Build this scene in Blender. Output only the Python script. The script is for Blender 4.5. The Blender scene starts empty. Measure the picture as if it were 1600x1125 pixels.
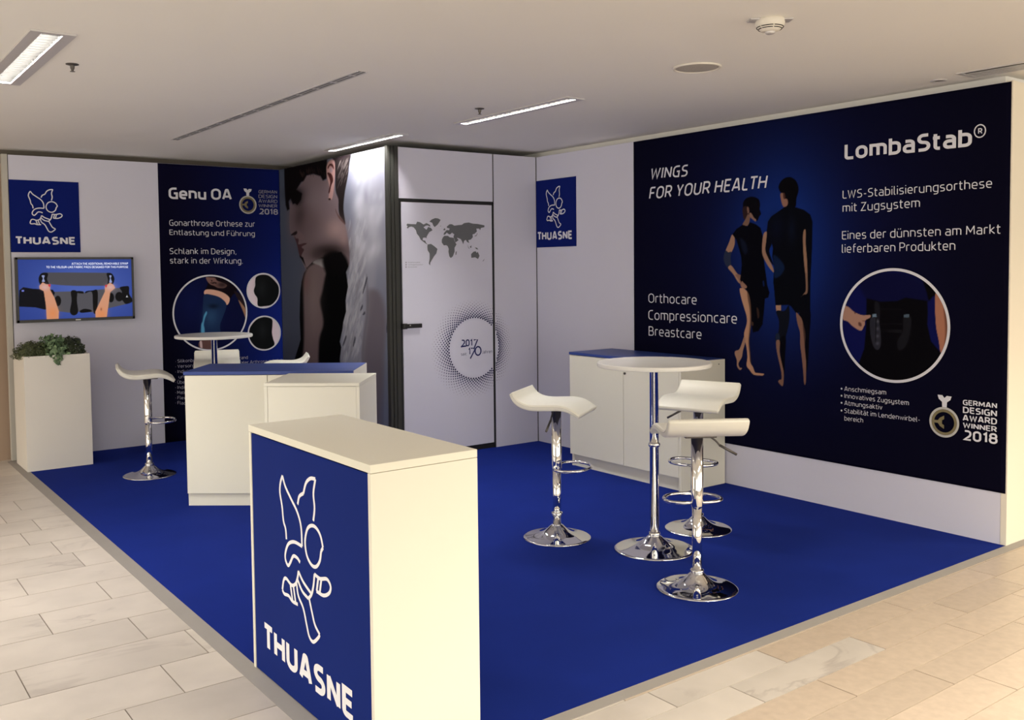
import bpy, bmesh, math, random
import numpy as np
from mathutils import Vector, Matrix, geometry

random.seed(7); np.random.seed(7)
scene = bpy.context.scene
COL = scene.collection

# ------------------------------------------------------------------ camera
F_PX, CX, CY = 1473.34, 768.58, 488.89
YAW, PITCH, ROLL = 0.63139, -0.04801, -0.01097
CAM = np.array([-5.22808, -6.47243, 1.54091])

def cam_axes():
    cy, sy = math.cos(YAW), math.sin(YAW)
    f = np.array([sy*math.cos(PITCH), cy*math.cos(PITCH), math.sin(PITCH)])
    rt = np.array([cy, -sy, 0.0]); up = np.cross(rt, f)
    return (math.cos(ROLL)*rt + math.sin(ROLL)*up, -math.sin(ROLL)*rt + math.cos(ROLL)*up, f)
RT, UP, FW = cam_axes()
cd = bpy.data.cameras.new('camera'); cam = bpy.data.objects.new('camera', cd); COL.objects.link(cam)
cam.matrix_world = Matrix(((RT[0], UP[0], -FW[0], CAM[0]), (RT[1], UP[1], -FW[1], CAM[1]),
                           (RT[2], UP[2], -FW[2], CAM[2]), (0, 0, 0, 1)))
cd.sensor_fit = 'HORIZONTAL'; cd.sensor_width = 36.0; cd.lens = F_PX/1600*36.0
cd.shift_x = (800-CX)/1600; cd.shift_y = (CY-562.5)/1600
cd.clip_start = 0.05; cd.clip_end = 100
scene.camera = cam

# ------------------------------------------------------------------ light
scene.view_settings.view_transform = 'Standard'
scene.view_settings.look = 'None'
scene.view_settings.gamma = 1.0
scene.view_settings.use_curve_mapping = False
scene.view_settings.exposure = 0.1
scene.cycles.use_denoising = True
scene.cycles.max_bounces = 8
scene.cycles.diffuse_bounces = 5

HALL = (1.0, 0.91, 0.76)                 # warm light of the hall in front of the stand
w = bpy.data.worlds.new('hall_light'); scene.world = w; w.use_nodes = True
w.node_tree.nodes['Background'].inputs['Color'].default_value = (1.0, 0.93, 0.80, 1)
w.node_tree.nodes['Background'].inputs['Strength'].default_value = 2.2

def area(name, loc, size, power, color, rot=(0, 0, 0), spread=180):
    l = bpy.data.lights.new(name, 'AREA'); l.shape = 'RECTANGLE'; l.size, l.size_y = size
    l.energy = power; l.color = color; l.spread = math.radians(spread)
    o = bpy.data.objects.new(name, l); o.location = loc; o.rotation_euler = rot; COL.objects.link(o)
    return o
# ceiling lamps of the hall around and behind the viewer, with added fill on the left
area('hall_lamp_near', (-2.2, -7.2, 2.5), (2.4, 0.5), 220, HALL, spread=140)
area('hall_fill_left', (-6.6, -2.6, 2.5), (0.6, 4.0), 50, (1.0, 0.95, 0.90), spread=140)  # unseen fill light, added to brighten the surfaces that face left
area('hall_fill_left_rear', (-7.6, 0.4, 2.5), (0.6, 2.4), 40, (1.0, 0.93, 0.86), spread=140)  # second added fill further back, no visible fitting
area('hall_lamp_right', (1.8, -6.4, 2.5), (1.6, 0.5), 80, (1.0, 0.84, 0.60), spread=150)

# ------------------------------------------------------------------ helpers
def unproj(u, v, axis, val):
    """the point of the plane (axis = val) whose image in the measured photograph is (u, v)"""
    d = FW + RT*(u-CX)/F_PX - UP*(v-CY)/F_PX
    t = (val-CAM[axis])/d[axis]
    return CAM + t*d
def project(P):
    d = P-CAM; z = d@FW
    return CX+F_PX*(d@RT)/z, CY-F_PX*(d@UP)/z

def lin(c):
    c = np.asarray(c, float)/255.0
    return np.where(c <= 0.04045, c/12.92, ((c+0.055)/1.055)**2.4)
def alb(c, gain):                        # pigment behind a measured colour under even light
    return np.clip(lin(c)/gain, 0.0, 0.9)

def mat(name, color, rough=0.6, metal=0.0, spec=0.5, noise=None, emit=None, bump=None):
    m = bpy.data.materials.new(name); m.use_nodes = True
    nt = m.node_tree; b = nt.nodes['Principled BSDF']
    b.inputs['Base Color'].default_value = (*color[:3], 1)
    b.inputs['Roughness'].default_value = rough; b.inputs['Metallic'].default_value = metal
    b.inputs['Specular IOR Level'].default_value = spec
    if emit:
        b.inputs['Emission Color'].default_value = (*emit[0], 1); b.inputs['Emission Strength'].default_value = emit[1]
    if noise or bump:
        tc = nt.nodes.new('ShaderNodeNewGeometry')
        n = nt.nodes.new('ShaderNodeTexNoise'); n.inputs['Scale'].default_value = (noise or bump)[0]
        n.inputs['Detail'].default_value = 4
        nt.links.new(tc.outputs['Position'], n.inputs['Vector'])
        if noise:
            mx = nt.nodes.new('ShaderNodeMix'); mx.data_type = 'RGBA'
            a = noise[1]
            mx.inputs[6].default_value = (*[max(0, c*(1-a)) for c in color[:3]], 1)
            mx.inputs[7].default_value = (*[min(1, c*(1+a)) for c in color[:3]], 1)
            nt.links.new(n.outputs['Fac'], mx.inputs[0]); nt.links.new(mx.outputs[2], b.inputs['Base Color'])
        if bump:
            n2 = nt.nodes.new('ShaderNodeTexNoise'); n2.inputs['Scale'].default_value = bump[0]
            n2.inputs['Detail'].default_value = 3
            nt.links.new(tc.outputs['Position'], n2.inputs['Vector'])
            bp = nt.nodes.new('ShaderNodeBump'); bp.inputs['Strength'].default_value = bump[1]; bp.inputs['Distance'].default_value = bump[2]
            nt.links.new(n2.outputs['Fac'], bp.inputs['Height']); nt.links.new(bp.outputs['Normal'], b.inputs['Normal'])
    return m

def vcol_mat(name, rough=0.75, spec=0.2, emit=0.0):
    m = bpy.data.materials.new(name); m.use_nodes = True
    nt = m.node_tree; b = nt.nodes['Principled BSDF']
    a = nt.nodes.new('ShaderNodeAttribute'); a.attribute_name = 'Col'
    b.inputs['Roughness'].default_value = rough; b.inputs['Specular IOR Level'].default_value = spec
    if emit:
        b.inputs['Base Color'].default_value = (0.01, 0.01, 0.01, 1)
        nt.links.new(a.outputs['Color'], b.inputs['Emission Color']); b.inputs['Emission Strength'].default_value = emit
    else:
        nt.links.new(a.outputs['Color'], b.inputs['Base Color'])
    return m

def wloc(o):
    p = np.zeros(3)
    while o is not None:
        p += np.array(o.location); o = o.parent
    return p

def add(name, verts, faces, m, parent=None, world=True, smooth=False, kind=None, label=None):
    me = bpy.data.meshes.new(name)
    v = np.asarray(verts, float)
    if parent is not None and world:
        v = v - wloc(parent)
    me.from_pydata([tuple(x) for x in v], [], [tuple(f) for f in faces]); me.update()
    if m is not None: me.materials.append(m)
    if smooth: me.polygons.foreach_set('use_smooth', [True]*len(me.polygons))
    o = bpy.data.objects.new(name, me); COL.objects.link(o)
    if parent is not None: o.parent = parent
    if kind: o['kind'] = kind
    if label: o['label'] = label
    return o

def from_bm(name, bm, m, parent=None, smooth=False, kind=None, label=None, world=True):
    if parent is not None and world:
        bmesh.ops.translate(bm, verts=bm.verts, vec=Vector(-wloc(parent)))
    me = bpy.data.meshes.new(name); bm.to_mesh(me); bm.free()
    if m is not None: me.materials.append(m)
    if smooth: me.polygons.foreach_set('use_smooth', [True]*len(me.polygons))
    o = bpy.data.objects.new(name, me); COL.objects.link(o)
    if parent is not None: o.parent = parent
    if kind: o['kind'] = kind
    if label: o['label'] = label
    return o

def bm_box(bm, lo, hi, bevel=0.0, seg=2):
    g = bmesh.ops.create_cube(bm, size=1.0)
    c = [(a+b)/2 for a, b in zip(lo, hi)]; s = [b-a for a, b in zip(lo, hi)]
    for v in g['verts']:
        v.co = Vector((v.co.x*s[0]+c[0], v.co.y*s[1]+c[1], v.co.z*s[2]+c[2]))
    if bevel:
        es = list({e for v in g['verts'] for e in v.link_edges})
        bmesh.ops.bevel(bm, geom=es, offset=bevel, segments=seg, profile=0.5, affect='EDGES')

def box(name, lo, hi, m, parent=None, bevel=0.0, **k):
    bm = bmesh.new(); bm_box(bm, lo, hi, bevel)
    return from_bm(name, bm, m, parent, **k)

def bm_lathe(bm, prof, c=(0, 0, 0), n=48, cap=True):
    rings = []
    for r, z in prof:
        if r < 1e-6:
            rings.append([bm.verts.new((c[0], c[1], c[2]+z))])
        else:
            rings.append([bm.verts.new((c[0]+r*math.cos(2*math.pi*i/n), c[1]+r*math.sin(2*math.pi*i/n), c[2]+z)) for i in range(n)])
    for a, b in zip(rings, rings[1:]):
        for i in range(n):
            j = (i+1) % n
            if len(a) == 1: bm.faces.new((a[0], b[j], b[i])) if len(b) > 1 else None
            elif len(b) == 1: bm.faces.new((a[i], a[j], b[0]))
            else: bm.faces.new((a[i], a[j], b[j], b[i]))
    bmesh.ops.recalc_face_normals(bm, faces=bm.faces)

def spline(pts, closed=False, n=6):
    P = [np.array(p, float) for p in pts]; out = []
    N = len(P); rng = range(N) if closed else range(N-1)
    for i in rng:
        p0 = P[(i-1) % N] if (closed or i > 0) else P[i]*2-P[i+1]
        p1, p2 = P[i], P[(i+1) % N]
        p3 = P[(i+2) % N] if (closed or i+2 < N) else p2*2-p1
        for k in range(n):
            t = k/n
            out.append(0.5*((2*p1)+(-p0+p2)*t+(2*p0-5*p1+4*p2-p3)*t*t+(-p0+3*p1-3*p2+p3)*t**3))
    if not closed: out.append(P[-1])
    return out

def bm_tube(bm, path, r, n=10, closed=False):
    path = [Vector(p) for p in path]; N = len(path)
    rings = []; up = Vector((0, 0, 1))
    prev = None
    for i, p in enumerate(path):
        a = path[(i-1) % N] if (closed or i > 0) else p
        b = path[(i+1) % N] if (closed or i < N-1) else p
        t = (b-a).normalized()
        if prev is None:
            x = t.cross(up) if abs(t.z) < 0.9 else t.cross(Vector((1, 0, 0)))
        else:
            x = prev - t*prev.dot(t)
        x.normalize(); prev = x; y = t.cross(x)
        rr = r[i] if isinstance(r, (list, tuple)) else r
        rings.append([bm.verts.new(p + x*rr*math.cos(2*math.pi*k/n) + y*rr*math.sin(2*math.pi*k/n)) for k in range(n)])
    for i in range(N if closed else N-1):
        A, B = rings[i], rings[(i+1) % N]
        for k in range(n):
            bm.faces.new((A[k], A[(k+1) % n], B[(k+1) % n], B[k]))
    if not closed:
        bm.faces.new(rings[0][::-1]); bm.faces.new(rings[-1])

def thing(name, label, cat, loc=(0, 0, 0), rotz=0.0, group=None):
    o = bpy.data.objects.new(name, None); COL.objects.link(o)
    o.empty_display_size = 0.1
    o.location = loc; o.rotation_euler = (0, 0, rotz)
    o['label'] = label; o['category'] = cat
    if group: o['group'] = group
    return o
def struct(o):
    o['kind'] = 'structure'; return o
def copy_tree(o, parent=None):
    c = o.copy(); COL.objects.link(c); c.parent = parent
    for ch in list(o.children): copy_tree(ch, c)
    return c

# ---- flat print on a plane: corners measured on the photograph, placed on the real surface
class Plane:
    def __init__(s, axis, val): s.axis, s.val = axis, val
    def p(s, u, v, off=0.0):
        q = unproj(u, v, s.axis, s.val); q = q.copy(); q[s.axis] -= off; return q
    def h(s, q):                         # horizontal coordinate growing to the viewer's right
        return q[0] if s.axis == 1 else -q[1]
    def pt(s, h, z, off=0.0):
        return np.array([h, s.val-off, z]) if s.axis == 1 else np.array([s.val-off, -h, z])
    def hz(s, u, v):
        q = unproj(u, v, s.axis, s.val); return np.array([s.h(q), q[2]])

def cr(x0, y0, s, pts): return [(x0+a*s, y0+b*s) for a, b in pts]

def flat(pl, hz, off, bm):
    """fill a polygon given in plane metres"""
    vs = [Vector((a, b, 0)) for a, b in hz]
    tris = geometry.tessellate_polygon([vs])
    bv = [bm.verts.new(pl.pt(a, b, off)) for a, b in hz]
    for t in tris:
        try: bm.faces.new([bv[i] for i in t])
        except ValueError: pass
def stroke(pl, hz, wdt, off, bm, closed=False):
    P = [np.array(p, float) for p in hz]; N = len(P); L, R_ = [], []
    for i in range(N):
        a = P[(i-1) % N] if (closed or i > 0) else P[i]
        b = P[(i+1) % N] if (closed or i < N-1) else P[i]
        t = b-a; t = t/(np.linalg.norm(t)+1e-12); n = np.array([-t[1], t[0]])
        L.append(bm.verts.new(pl.pt(*(P[i]+n*wdt/2), off))); R_.append(bm.verts.new(pl.pt(*(P[i]-n*wdt/2), off)))
    for i in range(N if closed else N-1):
        j = (i+1) % N
        bm.faces.new((L[i], L[j], R_[j], R_[i]))
def ring(pl, c, rx, ry, wdt, off, bm, n=96):
    pts = [(c[0]+rx*math.cos(2*math.pi*i/n), c[1]+ry*math.sin(2*math.pi*i/n)) for i in range(n)]
    stroke(pl, pts, wdt, off, bm, closed=True)
def disc(pl, c, r, off, bm, n=32, ry=None):
    ry = ry or r
    flat(pl, [(c[0]+r*math.cos(2*math.pi*i/n), c[1]+ry*math.sin(2*math.pi*i/n)) for i in range(n)], off, bm)

# ---- a narrow rounded sans drawn with strokes: (x, y[, corner radius]); cap height 1, x height .72
def _st(t):
    out = []
    for p in t.split('|'):
        closed = p.endswith('*'); p = p.rstrip('*')
        out.append(([tuple(float(q) for q in c.split(',')) for c in p.split()], closed))
    return out
GLYPHS = {k: (float(v.split(';')[0]), _st(v.split(';')[1])) for k, v in {
 'A': '.62;0,0 .25,1,.04 .37,1,.04 .62,0|.09,.27 .53,.27', 'B': '.54;0,.52 0,1 .48,1,.2 .48,.52,.2 0,.52|.2,.52 .54,.52,.2 .54,0,.2 0,0 0,.52',
 'C': '.5;.5,1 0,1,.3 0,0,.3 .5,0', 'D': '.58;0,0 0,1 .58,1,.34 .58,0,.34*', 'E': '.42;.46,1 0,1 0,0,.14 .48,0|0,.52 .42,.52',
 'F': '.44;.46,1 0,1,.1 0,0|0,.5 .4,.5', 'G': '.54;.54,1 0,1,.3 0,0,.3 .54,0 .54,.5 .32,.5', 'H': '.56;0,0 0,1|.56,0 .56,1|0,.52 .56,.52',
 'I': '0;0,0 0,1', 'J': '.3;.3,1 .3,0,.2 0,0', 'K': '.5;0,0 0,1|.48,1 .05,.52 .52,0', 'L': '.36;0,1 0,0,.14 .42,0',
 'M': '.74;0,0 .03,1|.71,1 .74,0|.04,.95 .37,.28 .70,.95', 'N': '.56;0,0 0,1|.56,0 .56,1|.01,.96 .55,.04', 'O': '.62;0,0,.31 0,1,.31 .62,1,.31 .62,0,.31*',
 'P': '.5;0,0 0,1 .52,1,.25 .52,.44,.25 0,.44', 'R': '.54;0,0 0,1 .52,1,.25 .52,.45,.25 0,.45|.28,.45 .56,0', 'S': '.5;.48,1 .02,1,.24 .02,.54,.2 .5,.48,.2 .5,0,.24 0,0',
 'T': '.43;-.07,1 .50,1|.215,1 .215,0', 'U': '.56;0,1 0,0,.27 .56,0,.27 .56,1', 'V': '.56;0,1 .28,0 .56,1', 'W': '.86;0,1 .2,0 .43,.9 .66,0 .86,1',
 'Y': '.54;0,1 .27,.42 .54,1|.27,.42 .27,0', 'Z': '.5;0,1 .5,1 0,0 .52,0', 'X': '.54;0,1 .54,0|0,0 .54,1',
 'a': '.45;.05,.72 .45,.72,.2 .45,0 0,0,.18 0,.41,.18 .45,.41', 'b': '.47;0,1.05 0,0 .47,0,.22 .47,.72,.22 0,.72', 'c': '.38;.4,.72 0,.72,.24 0,0,.24 .4,0',
 'd': '.47;.47,1.05 .47,0 0,0,.22 0,.72,.22 .47,.72', 'e': '.46;.43,0 0,0,.24 0,.72,.24 .46,.72,.24 .46,.35 .02,.35', 'f': '.3;.34,1.05 .1,1.05,.16 .1,0|0,.72 .32,.72',
 'g': '.47;.47,0 0,0,.22 0,.72,.22 .47,.72 .47,-.27,.2 .04,-.27', 'h': '.47;0,0 0,1.05|0,.72 .47,.72,.22 .47,0', 'i': '0;0,0 0,.72|0,.95 0,1.06',
 'j': '.1;.1,.72 .1,-.27,.1 0,-.27|.1,.95 .1,1.06', 'k': '.42;0,0 0,1.05|.4,.72 .05,.38 .43,0', 'l': '.1;0,1.05 0,0,.12 .13,0',
 'm': '.78;0,0 0,.72 .39,.72,.18 .39,0|.3,.72 .78,.72,.2 .78,0', 'n': '.47;0,0 0,.72 .47,.72,.22 .47,0', 'o': '.5;0,0,.25 0,.72,.25 .5,.72,.25 .5,0,.25*',
 'p': '.47;0,-.28 0,.72 .47,.72,.22 .47,0,.22 0,0', 'r': '.26;0,0 0,.72,.12 .3,.72', 's': '.4;.38,.72 0,.72,.15 0,.39,.14 .4,.34,.14 .4,0,.15 0,0',
 't': '.25;.06,.98 .06,0,.15 .29,0|-.06,.72 .28,.72', 'u': '.47;0,.72 0,0,.22 .47,0 .47,.72', 'v': '.46;0,.72 .23,0 .46,.72', 'w': '.74;0,.72 .18,0 .37,.66 .56,0 .74,.72',
 'x': '.44;0,.72 .44,0|0,0 .44,.72', 'y': '.47;0,.72 0,0,.2 .47,0|.47,.72 .47,-.27,.2 .04,-.27', 'z': '.4;0,.72 .4,.72 0,0 .42,0',
 'ä': '.45;.05,.72 .45,.72,.2 .45,0 0,0,.18 0,.41,.18 .45,.41|.12,.95 .12,1.06|.34,.95 .34,1.06', 'ö': '.5;0,0,.25 0,.72,.25 .5,.72,.25 .5,0,.25*|.12,.95 .12,1.06|.38,.95 .38,1.06', 'ü': '.47;0,.72 0,0,.22 .47,0 .47,.72|.12,.95 .12,1.06|.35,.95 .35,1.06',
 'Ü': '.56;0,1 0,0,.27 .56,0,.27 .56,1|.16,1.17 .16,1.28|.4,1.17 .4,1.28',
 '0': '.52;0,0,.26 0,1,.26 .52,1,.26 .52,0,.26*', '1': '.24;0,.8 .2,1 .2,0', '2': '.5;.02,1 .48,1,.24 .48,.5,.16 0,0 .52,0', '7': '.46;0,1 .48,1 .14,0',
 '8': '.52;.03,1,.2 .49,1,.2 .49,.54,.18 .03,.54,.18*|0,.54,.2 .52,.54,.2 .52,0,.24 0,0,.24*',
 '-': '.26;0,.38 .26,.38', '.': '0;0,-.02 0,.09', ',': '.05;.05,.09 0,-.14', '\u2022': '.06;0,.36 .1,.36'}.items()}
def _round(pts, closed):
    P = [np.array(p[:2]) for p in pts]; r = [p[2] if len(p) > 2 else 0 for p in pts]; out = []; n = len(P)
    for i in range(n):
        if r[i] and (closed or 0 < i < n-1):
            a, b_ = P[(i-1) % n]-P[i], P[(i+1) % n]-P[i]; la, lb2 = np.linalg.norm(a), np.linalg.norm(b_)
            q = min(r[i], la*0.5 if r[(i-1) % n] else la, lb2*0.5 if r[(i+1) % n] else lb2); s_ = P[i]+a/la*q; e_ = P[i]+b_/lb2*q
            k = 0.45
            for t in np.linspace(0, 1, 6):
                c1, c2 = s_+(P[i]-s_)*(1-k)*1.0, e_+(P[i]-e_)*(1-k)*1.0
                out.append((1-t)**3*s_+3*(1-t)**2*t*c1+3*(1-t)*t*t*c2+t**3*e_)
        else: out.append(P[i])
    o2 = [out[0]]
    for p in out[1:]:
        if np.linalg.norm(p-o2[-1]) > 1e-4: o2.append(p)
    if closed and np.linalg.norm(o2[0]-o2[-1]) < 1e-4: o2.pop()
    return o2
def text_mesh(s, wd):
    V, Fc = [], []; x = 0.0; hw = wd/2
    for ch in s:
        if ch == ' ': x += 0.30; continue
        w_, sts = GLYPHS[ch]; lay = 0.0
        for pts, closed in sts:
            P = [np.array([p[0], (hw+p[1]*(1-wd)) if p[1] >= 0 else hw+p[1]]) for p in _round(pts, closed)]
            N = len(P); b0 = len(V)
            for i in range(N):
                a = P[(i-1) % N] if (closed or i > 0) else None; c = P[(i+1) % N] if (closed or i < N-1) else None
                d1 = (P[i]-a)/np.linalg.norm(P[i]-a) if a is not None else None
                d2 = (c-P[i])/np.linalg.norm(c-P[i]) if c is not None else None
                if d1 is None: d1 = d2
                if d2 is None: d2 = d1
                t = d1+d2; t /= (np.linalg.norm(t)+1e-9); nn = np.array([-t[1], t[0]])
                m_ = min(1.0/max(0.35, abs(np.dot(nn, np.array([-d1[1], d1[0]])))), 1.9)
                V.append((x+P[i][0]+nn[0]*hw*m_, P[i][1]+nn[1]*hw*m_, 0)); V.append((x+P[i][0]-nn[0]*hw*m_, P[i][1]-nn[1]*hw*m_, 0))
            R_ = V[b0:]; del V[b0:]
            for i in range(N if closed else N-1):
                j_ = (i+1) % N; k0 = len(V); lay += 1.6e-5
                V.extend([(*R_[q][:2], lay) for q in (2*i, 2*j_, 2*j_+1, 2*i+1)]); Fc.append((k0, k0+1, k0+2, k0+3))
        x += w_+(0.15 if wd < 0.17 else 0.10)+wd
    return np.array(V), Fc
def text(pl, s, bl, br, top, m, parent, off=0.003, bold=0.0, shear=0.0, name='lettering'):
    """one line of print: left and right end of its base line, top of its capitals"""
    a, b = pl.hz(*bl), pl.hz(*br); t = pl.hz(bl[0], top)
    v, f = text_mesh(s, 0.098 if bold == 0 else (0.135 if bold < 0.015 else (0.18 if bold < 0.04 else 0.215)))
    x0, x1 = v[:, 0].min(), v[:, 0].max()
    sz = t[1]-a[1]
    sx = (b[0]-a[0])/(x1-x0)
    h = a[0] + (v[:, 0]-x0)*sx + shear*v[:, 1]*sz
    z = a[1] + (b[1]-a[1])*(v[:, 0]-x0)/(x1-x0) + v[:, 1]*sz
    W = np.zeros((len(v), 3))
    if pl.axis == 1: W[:, 0] = h; W[:, 1] = pl.val-off-v[:, 2]
    else: W[:, 1] = -h; W[:, 0] = pl.val-off-v[:, 2]
    W[:, 2] = z
    return add(name, W, f, m, parent)

# ---- printed pictures: a fine mesh coloured point by point
class Picture:
    def __init__(s, pl, us, zs):         # us: horizontal metres, zs: heights (tensor grid)
        s.pl = pl; s.us, s.zs = np.array(us), np.array(zs)
        H, Z = np.meshgrid(s.us, s.zs)
        s.shape = H.shape; s.H, s.Z = H.ravel(), Z.ravel()
        W = np.zeros((s.H.size, 3))
        if pl.axis == 1: W[:, 0] = s.H; W[:, 1] = pl.val
        else: W[:, 1] = -s.H; W[:, 0] = pl.val
        W[:, 2] = s.Z; s.W = W
        s.U, s.V = project(W)
        s.C = np.zeros((s.H.size, 3))
    def base(s, fn): s.C[:] = fn(s.U, s.V)
    def mix(s, idx, a, col): s.C[idx] = s.C[idx]*(1-a[:, None]) + np.asarray(col, float)*a[:, None]
    def poly(s, pts, col, soft=0.8, alpha=1.0, smooth=True, clip=None):
        P = np.array(spline(pts, True, 4) if smooth else pts, float)
        m = soft*1.5+1
        idx = np.where((s.U > P[:, 0].min()-m) & (s.U < P[:, 0].max()+m) & (s.V > P[:, 1].min()-m) & (s.V < P[:, 1].max()+m))[0]
        if clip is not None: idx = idx[clip[idx]]
        if not len(idx): return
        for st in range(0, len(idx), 20000):
            ii = idx[st:st+20000]
            x, y = s.U[ii][:, None], s.V[ii][:, None]
            A = P; B = np.roll(P, -1, 0); d = B-A
            t = np.clip(((x-A[:, 0])*d[:, 0]+(y-A[:, 1])*d[:, 1])/((d**2).sum(1)+1e-9), 0, 1)
            dist = np.sqrt(((x-A[:, 0]-t*d[:, 0])**2+(y-A[:, 1]-t*d[:, 1])**2).min(1))
            c = ((A[:, 1] > y) != (B[:, 1] > y)) & (x < d[:, 0]*(y-A[:, 1])/(d[:, 1]+1e-12)+A[:, 0])
            ins = (c.sum(1) % 2) == 1
            sd = np.where(ins, dist, -dist)
            a = np.clip(sd/max(soft, 1e-3)+0.5, 0, 1); a = a*a*(3-2*a)*alpha
            s.mix(ii, a, col)
    def blob(s, c, rx, ry, col, alpha=1.0, ang=0.0, clip=None):
        ca, sa = math.cos(ang), math.sin(ang)
        dx, dy = s.U-c[0], s.V-c[1]
        q = ((dx*ca+dy*sa)/rx)**2 + ((-dx*sa+dy*ca)/ry)**2
        idx = np.where(q < 6)[0]
        if clip is not None: idx = idx[clip[idx]]
        s.mix(idx, np.exp(-q[idx])*alpha, col)
    def build(s, name, m, parent, gain, off, thick=0.0, emit=False):
        W = s.W.copy(); W[:, s.pl.axis] -= off
        ny, nx = s.shape
        i = np.arange(ny*nx).reshape(ny, nx)
        f = np.stack([i[:-1, :-1].ravel(), i[:-1, 1:].ravel(), i[1:, 1:].ravel(), i[1:, :-1].ravel()], 1)
        nv = len(W)
        border = np.concatenate([i[0, :], i[1:, -1], i[-1, -2::-1], i[-2:0:-1, 0]])
        if thick:
            Bk = W[border].copy(); Bk[:, s.pl.axis] += thick
            W = np.vstack([W, Bk]); k = np.arange(len(border)); k2 = np.roll(k, -1)
            f2 = np.stack([border[k], nv+k, nv+k2, border[k2]], 1)
            f = np.vstack([f, f2])
        W = W-wloc(parent) if parent is not None else W
        me = bpy.data.meshes.new(name)
        me.vertices.add(len(W)); me.vertices.foreach_set('co', W.ravel())
        me.loops.add(f.size); me.loops.foreach_set('vertex_index', f.ravel())
        me.polygons.add(len(f)); me.polygons.foreach_set('loop_start', np.arange(0, f.size, 4)); me.polygons.foreach_set('loop_total', np.full(len(f), 4))
        me.update(calc_edges=True); me.validate()
        col = lin(np.clip(s.C, 0, 255)) if emit else np.clip(lin(np.clip(s.C, 0, 255))/gain, 0.001, 0.85)
        C4 = np.ones((len(W), 4)); C4[:nv, :3] = col
        if thick: C4[nv:, :3] = col[border]
        at = me.color_attributes.new('Col', 'FLOAT_COLOR', 'POINT'); at.data.foreach_set('color', C4.ravel())
        me.materials.append(m)
        o = bpy.data.objects.new(name, me); COL.objects.link(o); o.parent = parent
        return o
def lines_between(marks):                # [(start, step), ..., end] -> coordinates
    out = []
    for (a, st), nx in zip(marks[:-1], marks[1:]):
        b = nx[0] if isinstance(nx, tuple) else nx
        n = max(1, int(round((b-a)/st))); out += list(a+(b-a)*np.arange(n)/n)
    out.append(marks[-1]); return out

# ------------------------------------------------------------------ materials
M = {}
M['white_fabric'] = mat('white_fabric', (0.66, 0.655, 0.755), 0.85, spec=0.1, noise=(2.0, 0.02))
M['white_board'] = mat('white_board', (0.80, 0.78, 0.67), 0.42, spec=0.35, noise=(3.0, 0.01))
M['cream_panel'] = mat('cream_panel', (0.80, 0.74, 0.62), 0.6, spec=0.2, noise=(2.0, 0.01))
M['planter_white'] = mat('planter_white', (0.78, 0.745, 0.68), 0.5, noise=(4.0, 0.02))
M['edge_grey'] = mat('edge_grey', (0.50, 0.475, 0.42), 0.6, noise=(3, 0.03))
M['blue_top'] = mat('blue_top', (0.024, 0.055, 0.26), 0.42, spec=0.5, noise=(3.0, 0.03))
M['blue_print'] = mat('blue_print', (0.005, 0.019, 0.165), 0.7, spec=0.08, noise=(3.0, 0.03))
M['blue_sign'] = mat('blue_sign', (0.005, 0.013, 0.14), 0.7, spec=0.05, noise=(3.0, 0.03))
M['print_white'] = mat('print_white', (0.72, 0.72, 0.78), 0.7, spec=0.1, noise=(5.0, 0.02))
M['logo_white'] = mat('logo_white', (0.85, 0.85, 0.88), 0.6, spec=0.2, noise=(5.0, 0.02))
M['print_grey'] = mat('print_grey', (0.15, 0.155, 0.165), 0.7, spec=0.1, noise=(5.0, 0.03))
M['print_navy'] = mat('print_navy', (0.03, 0.035, 0.13), 0.7, spec=0.1, noise=(5.0, 0.03))
M['gold'] = mat('gold_print', (0.20, 0.165, 0.08), 0.6, noise=(60, 0.3))
M['silver'] = mat('silver_print', (0.5, 0.49, 0.47), 0.6, noise=(40, 0.25))
M['aluminium'] = mat('aluminium', (0.62, 0.61, 0.58), 0.38, metal=0.7, noise=(5, 0.04))
M['trim_grey'] = mat('trim_grey', (0.30, 0.28, 0.26), 0.5, metal=0.2, noise=(8, 0.06))
M['dark_alu'] = mat('dark_aluminium', (0.035, 0.035, 0.03), 0.5, metal=0.2, noise=(6, 0.05))
M['black'] = mat('black_rubber', (0.008, 0.008, 0.008), 0.6, noise=(8, 0.1))
M['black_plastic'] = mat('black_plastic', (0.015, 0.014, 0.014), 0.35, noise=(8, 0.1))
M['chrome'] = mat('chrome', (0.80, 0.80, 0.80), 0.05, metal=1.0, noise=(3, 0.02))
M['leather'] = mat('white_leather', (0.80, 0.785, 0.70), 0.42, spec=0.45, noise=(6, 0.02), bump=(220, 0.15, 0.001))
M['table_white'] = mat('table_white', (0.80, 0.79, 0.75), 0.25, spec=0.5, noise=(4, 0.01))
M['carpet'] = mat('blue_carpet', (0.009, 0.023, 0.20), 0.95, spec=0.05, noise=(3.5, 0.12), bump=(450, 0.4, 0.002))
M['ceiling'] = mat('ceiling_plaster', (0.86, 0.84, 0.80), 0.9, spec=0.1, noise=(1.2, 0.02), bump=(90, 0.1, 0.001))
M['hall_wall'] = mat('hall_wall', (0.42, 0.31, 0.23), 0.8, spec=0.1, noise=(1.0, 0.05))
M['grout'] = mat('grout', (0.16, 0.13, 0.10), 0.9, noise=(20, 0.1))
M['lamp_metal'] = mat('lamp_metal', (0.62, 0.60, 0.60), 0.4, metal=0.3, noise=(5, 0.02))
M['louvre'] = mat('louvre', (0.022, 0.021, 0.019), 0.6, spec=0.1, noise=(5, 0.02))
M['tube'] = mat('lamp_tube', (1, 1, 1), 0.5, emit=((1.0, 0.97, 0.93), 400.0), noise=(5, 0.0))
M['tube_hot'] = mat('lamp_tube_bright', (1, 1, 1), 0.5, emit=((1.0, 0.97, 0.94), 420.0), noise=(5, 0.0))
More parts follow.
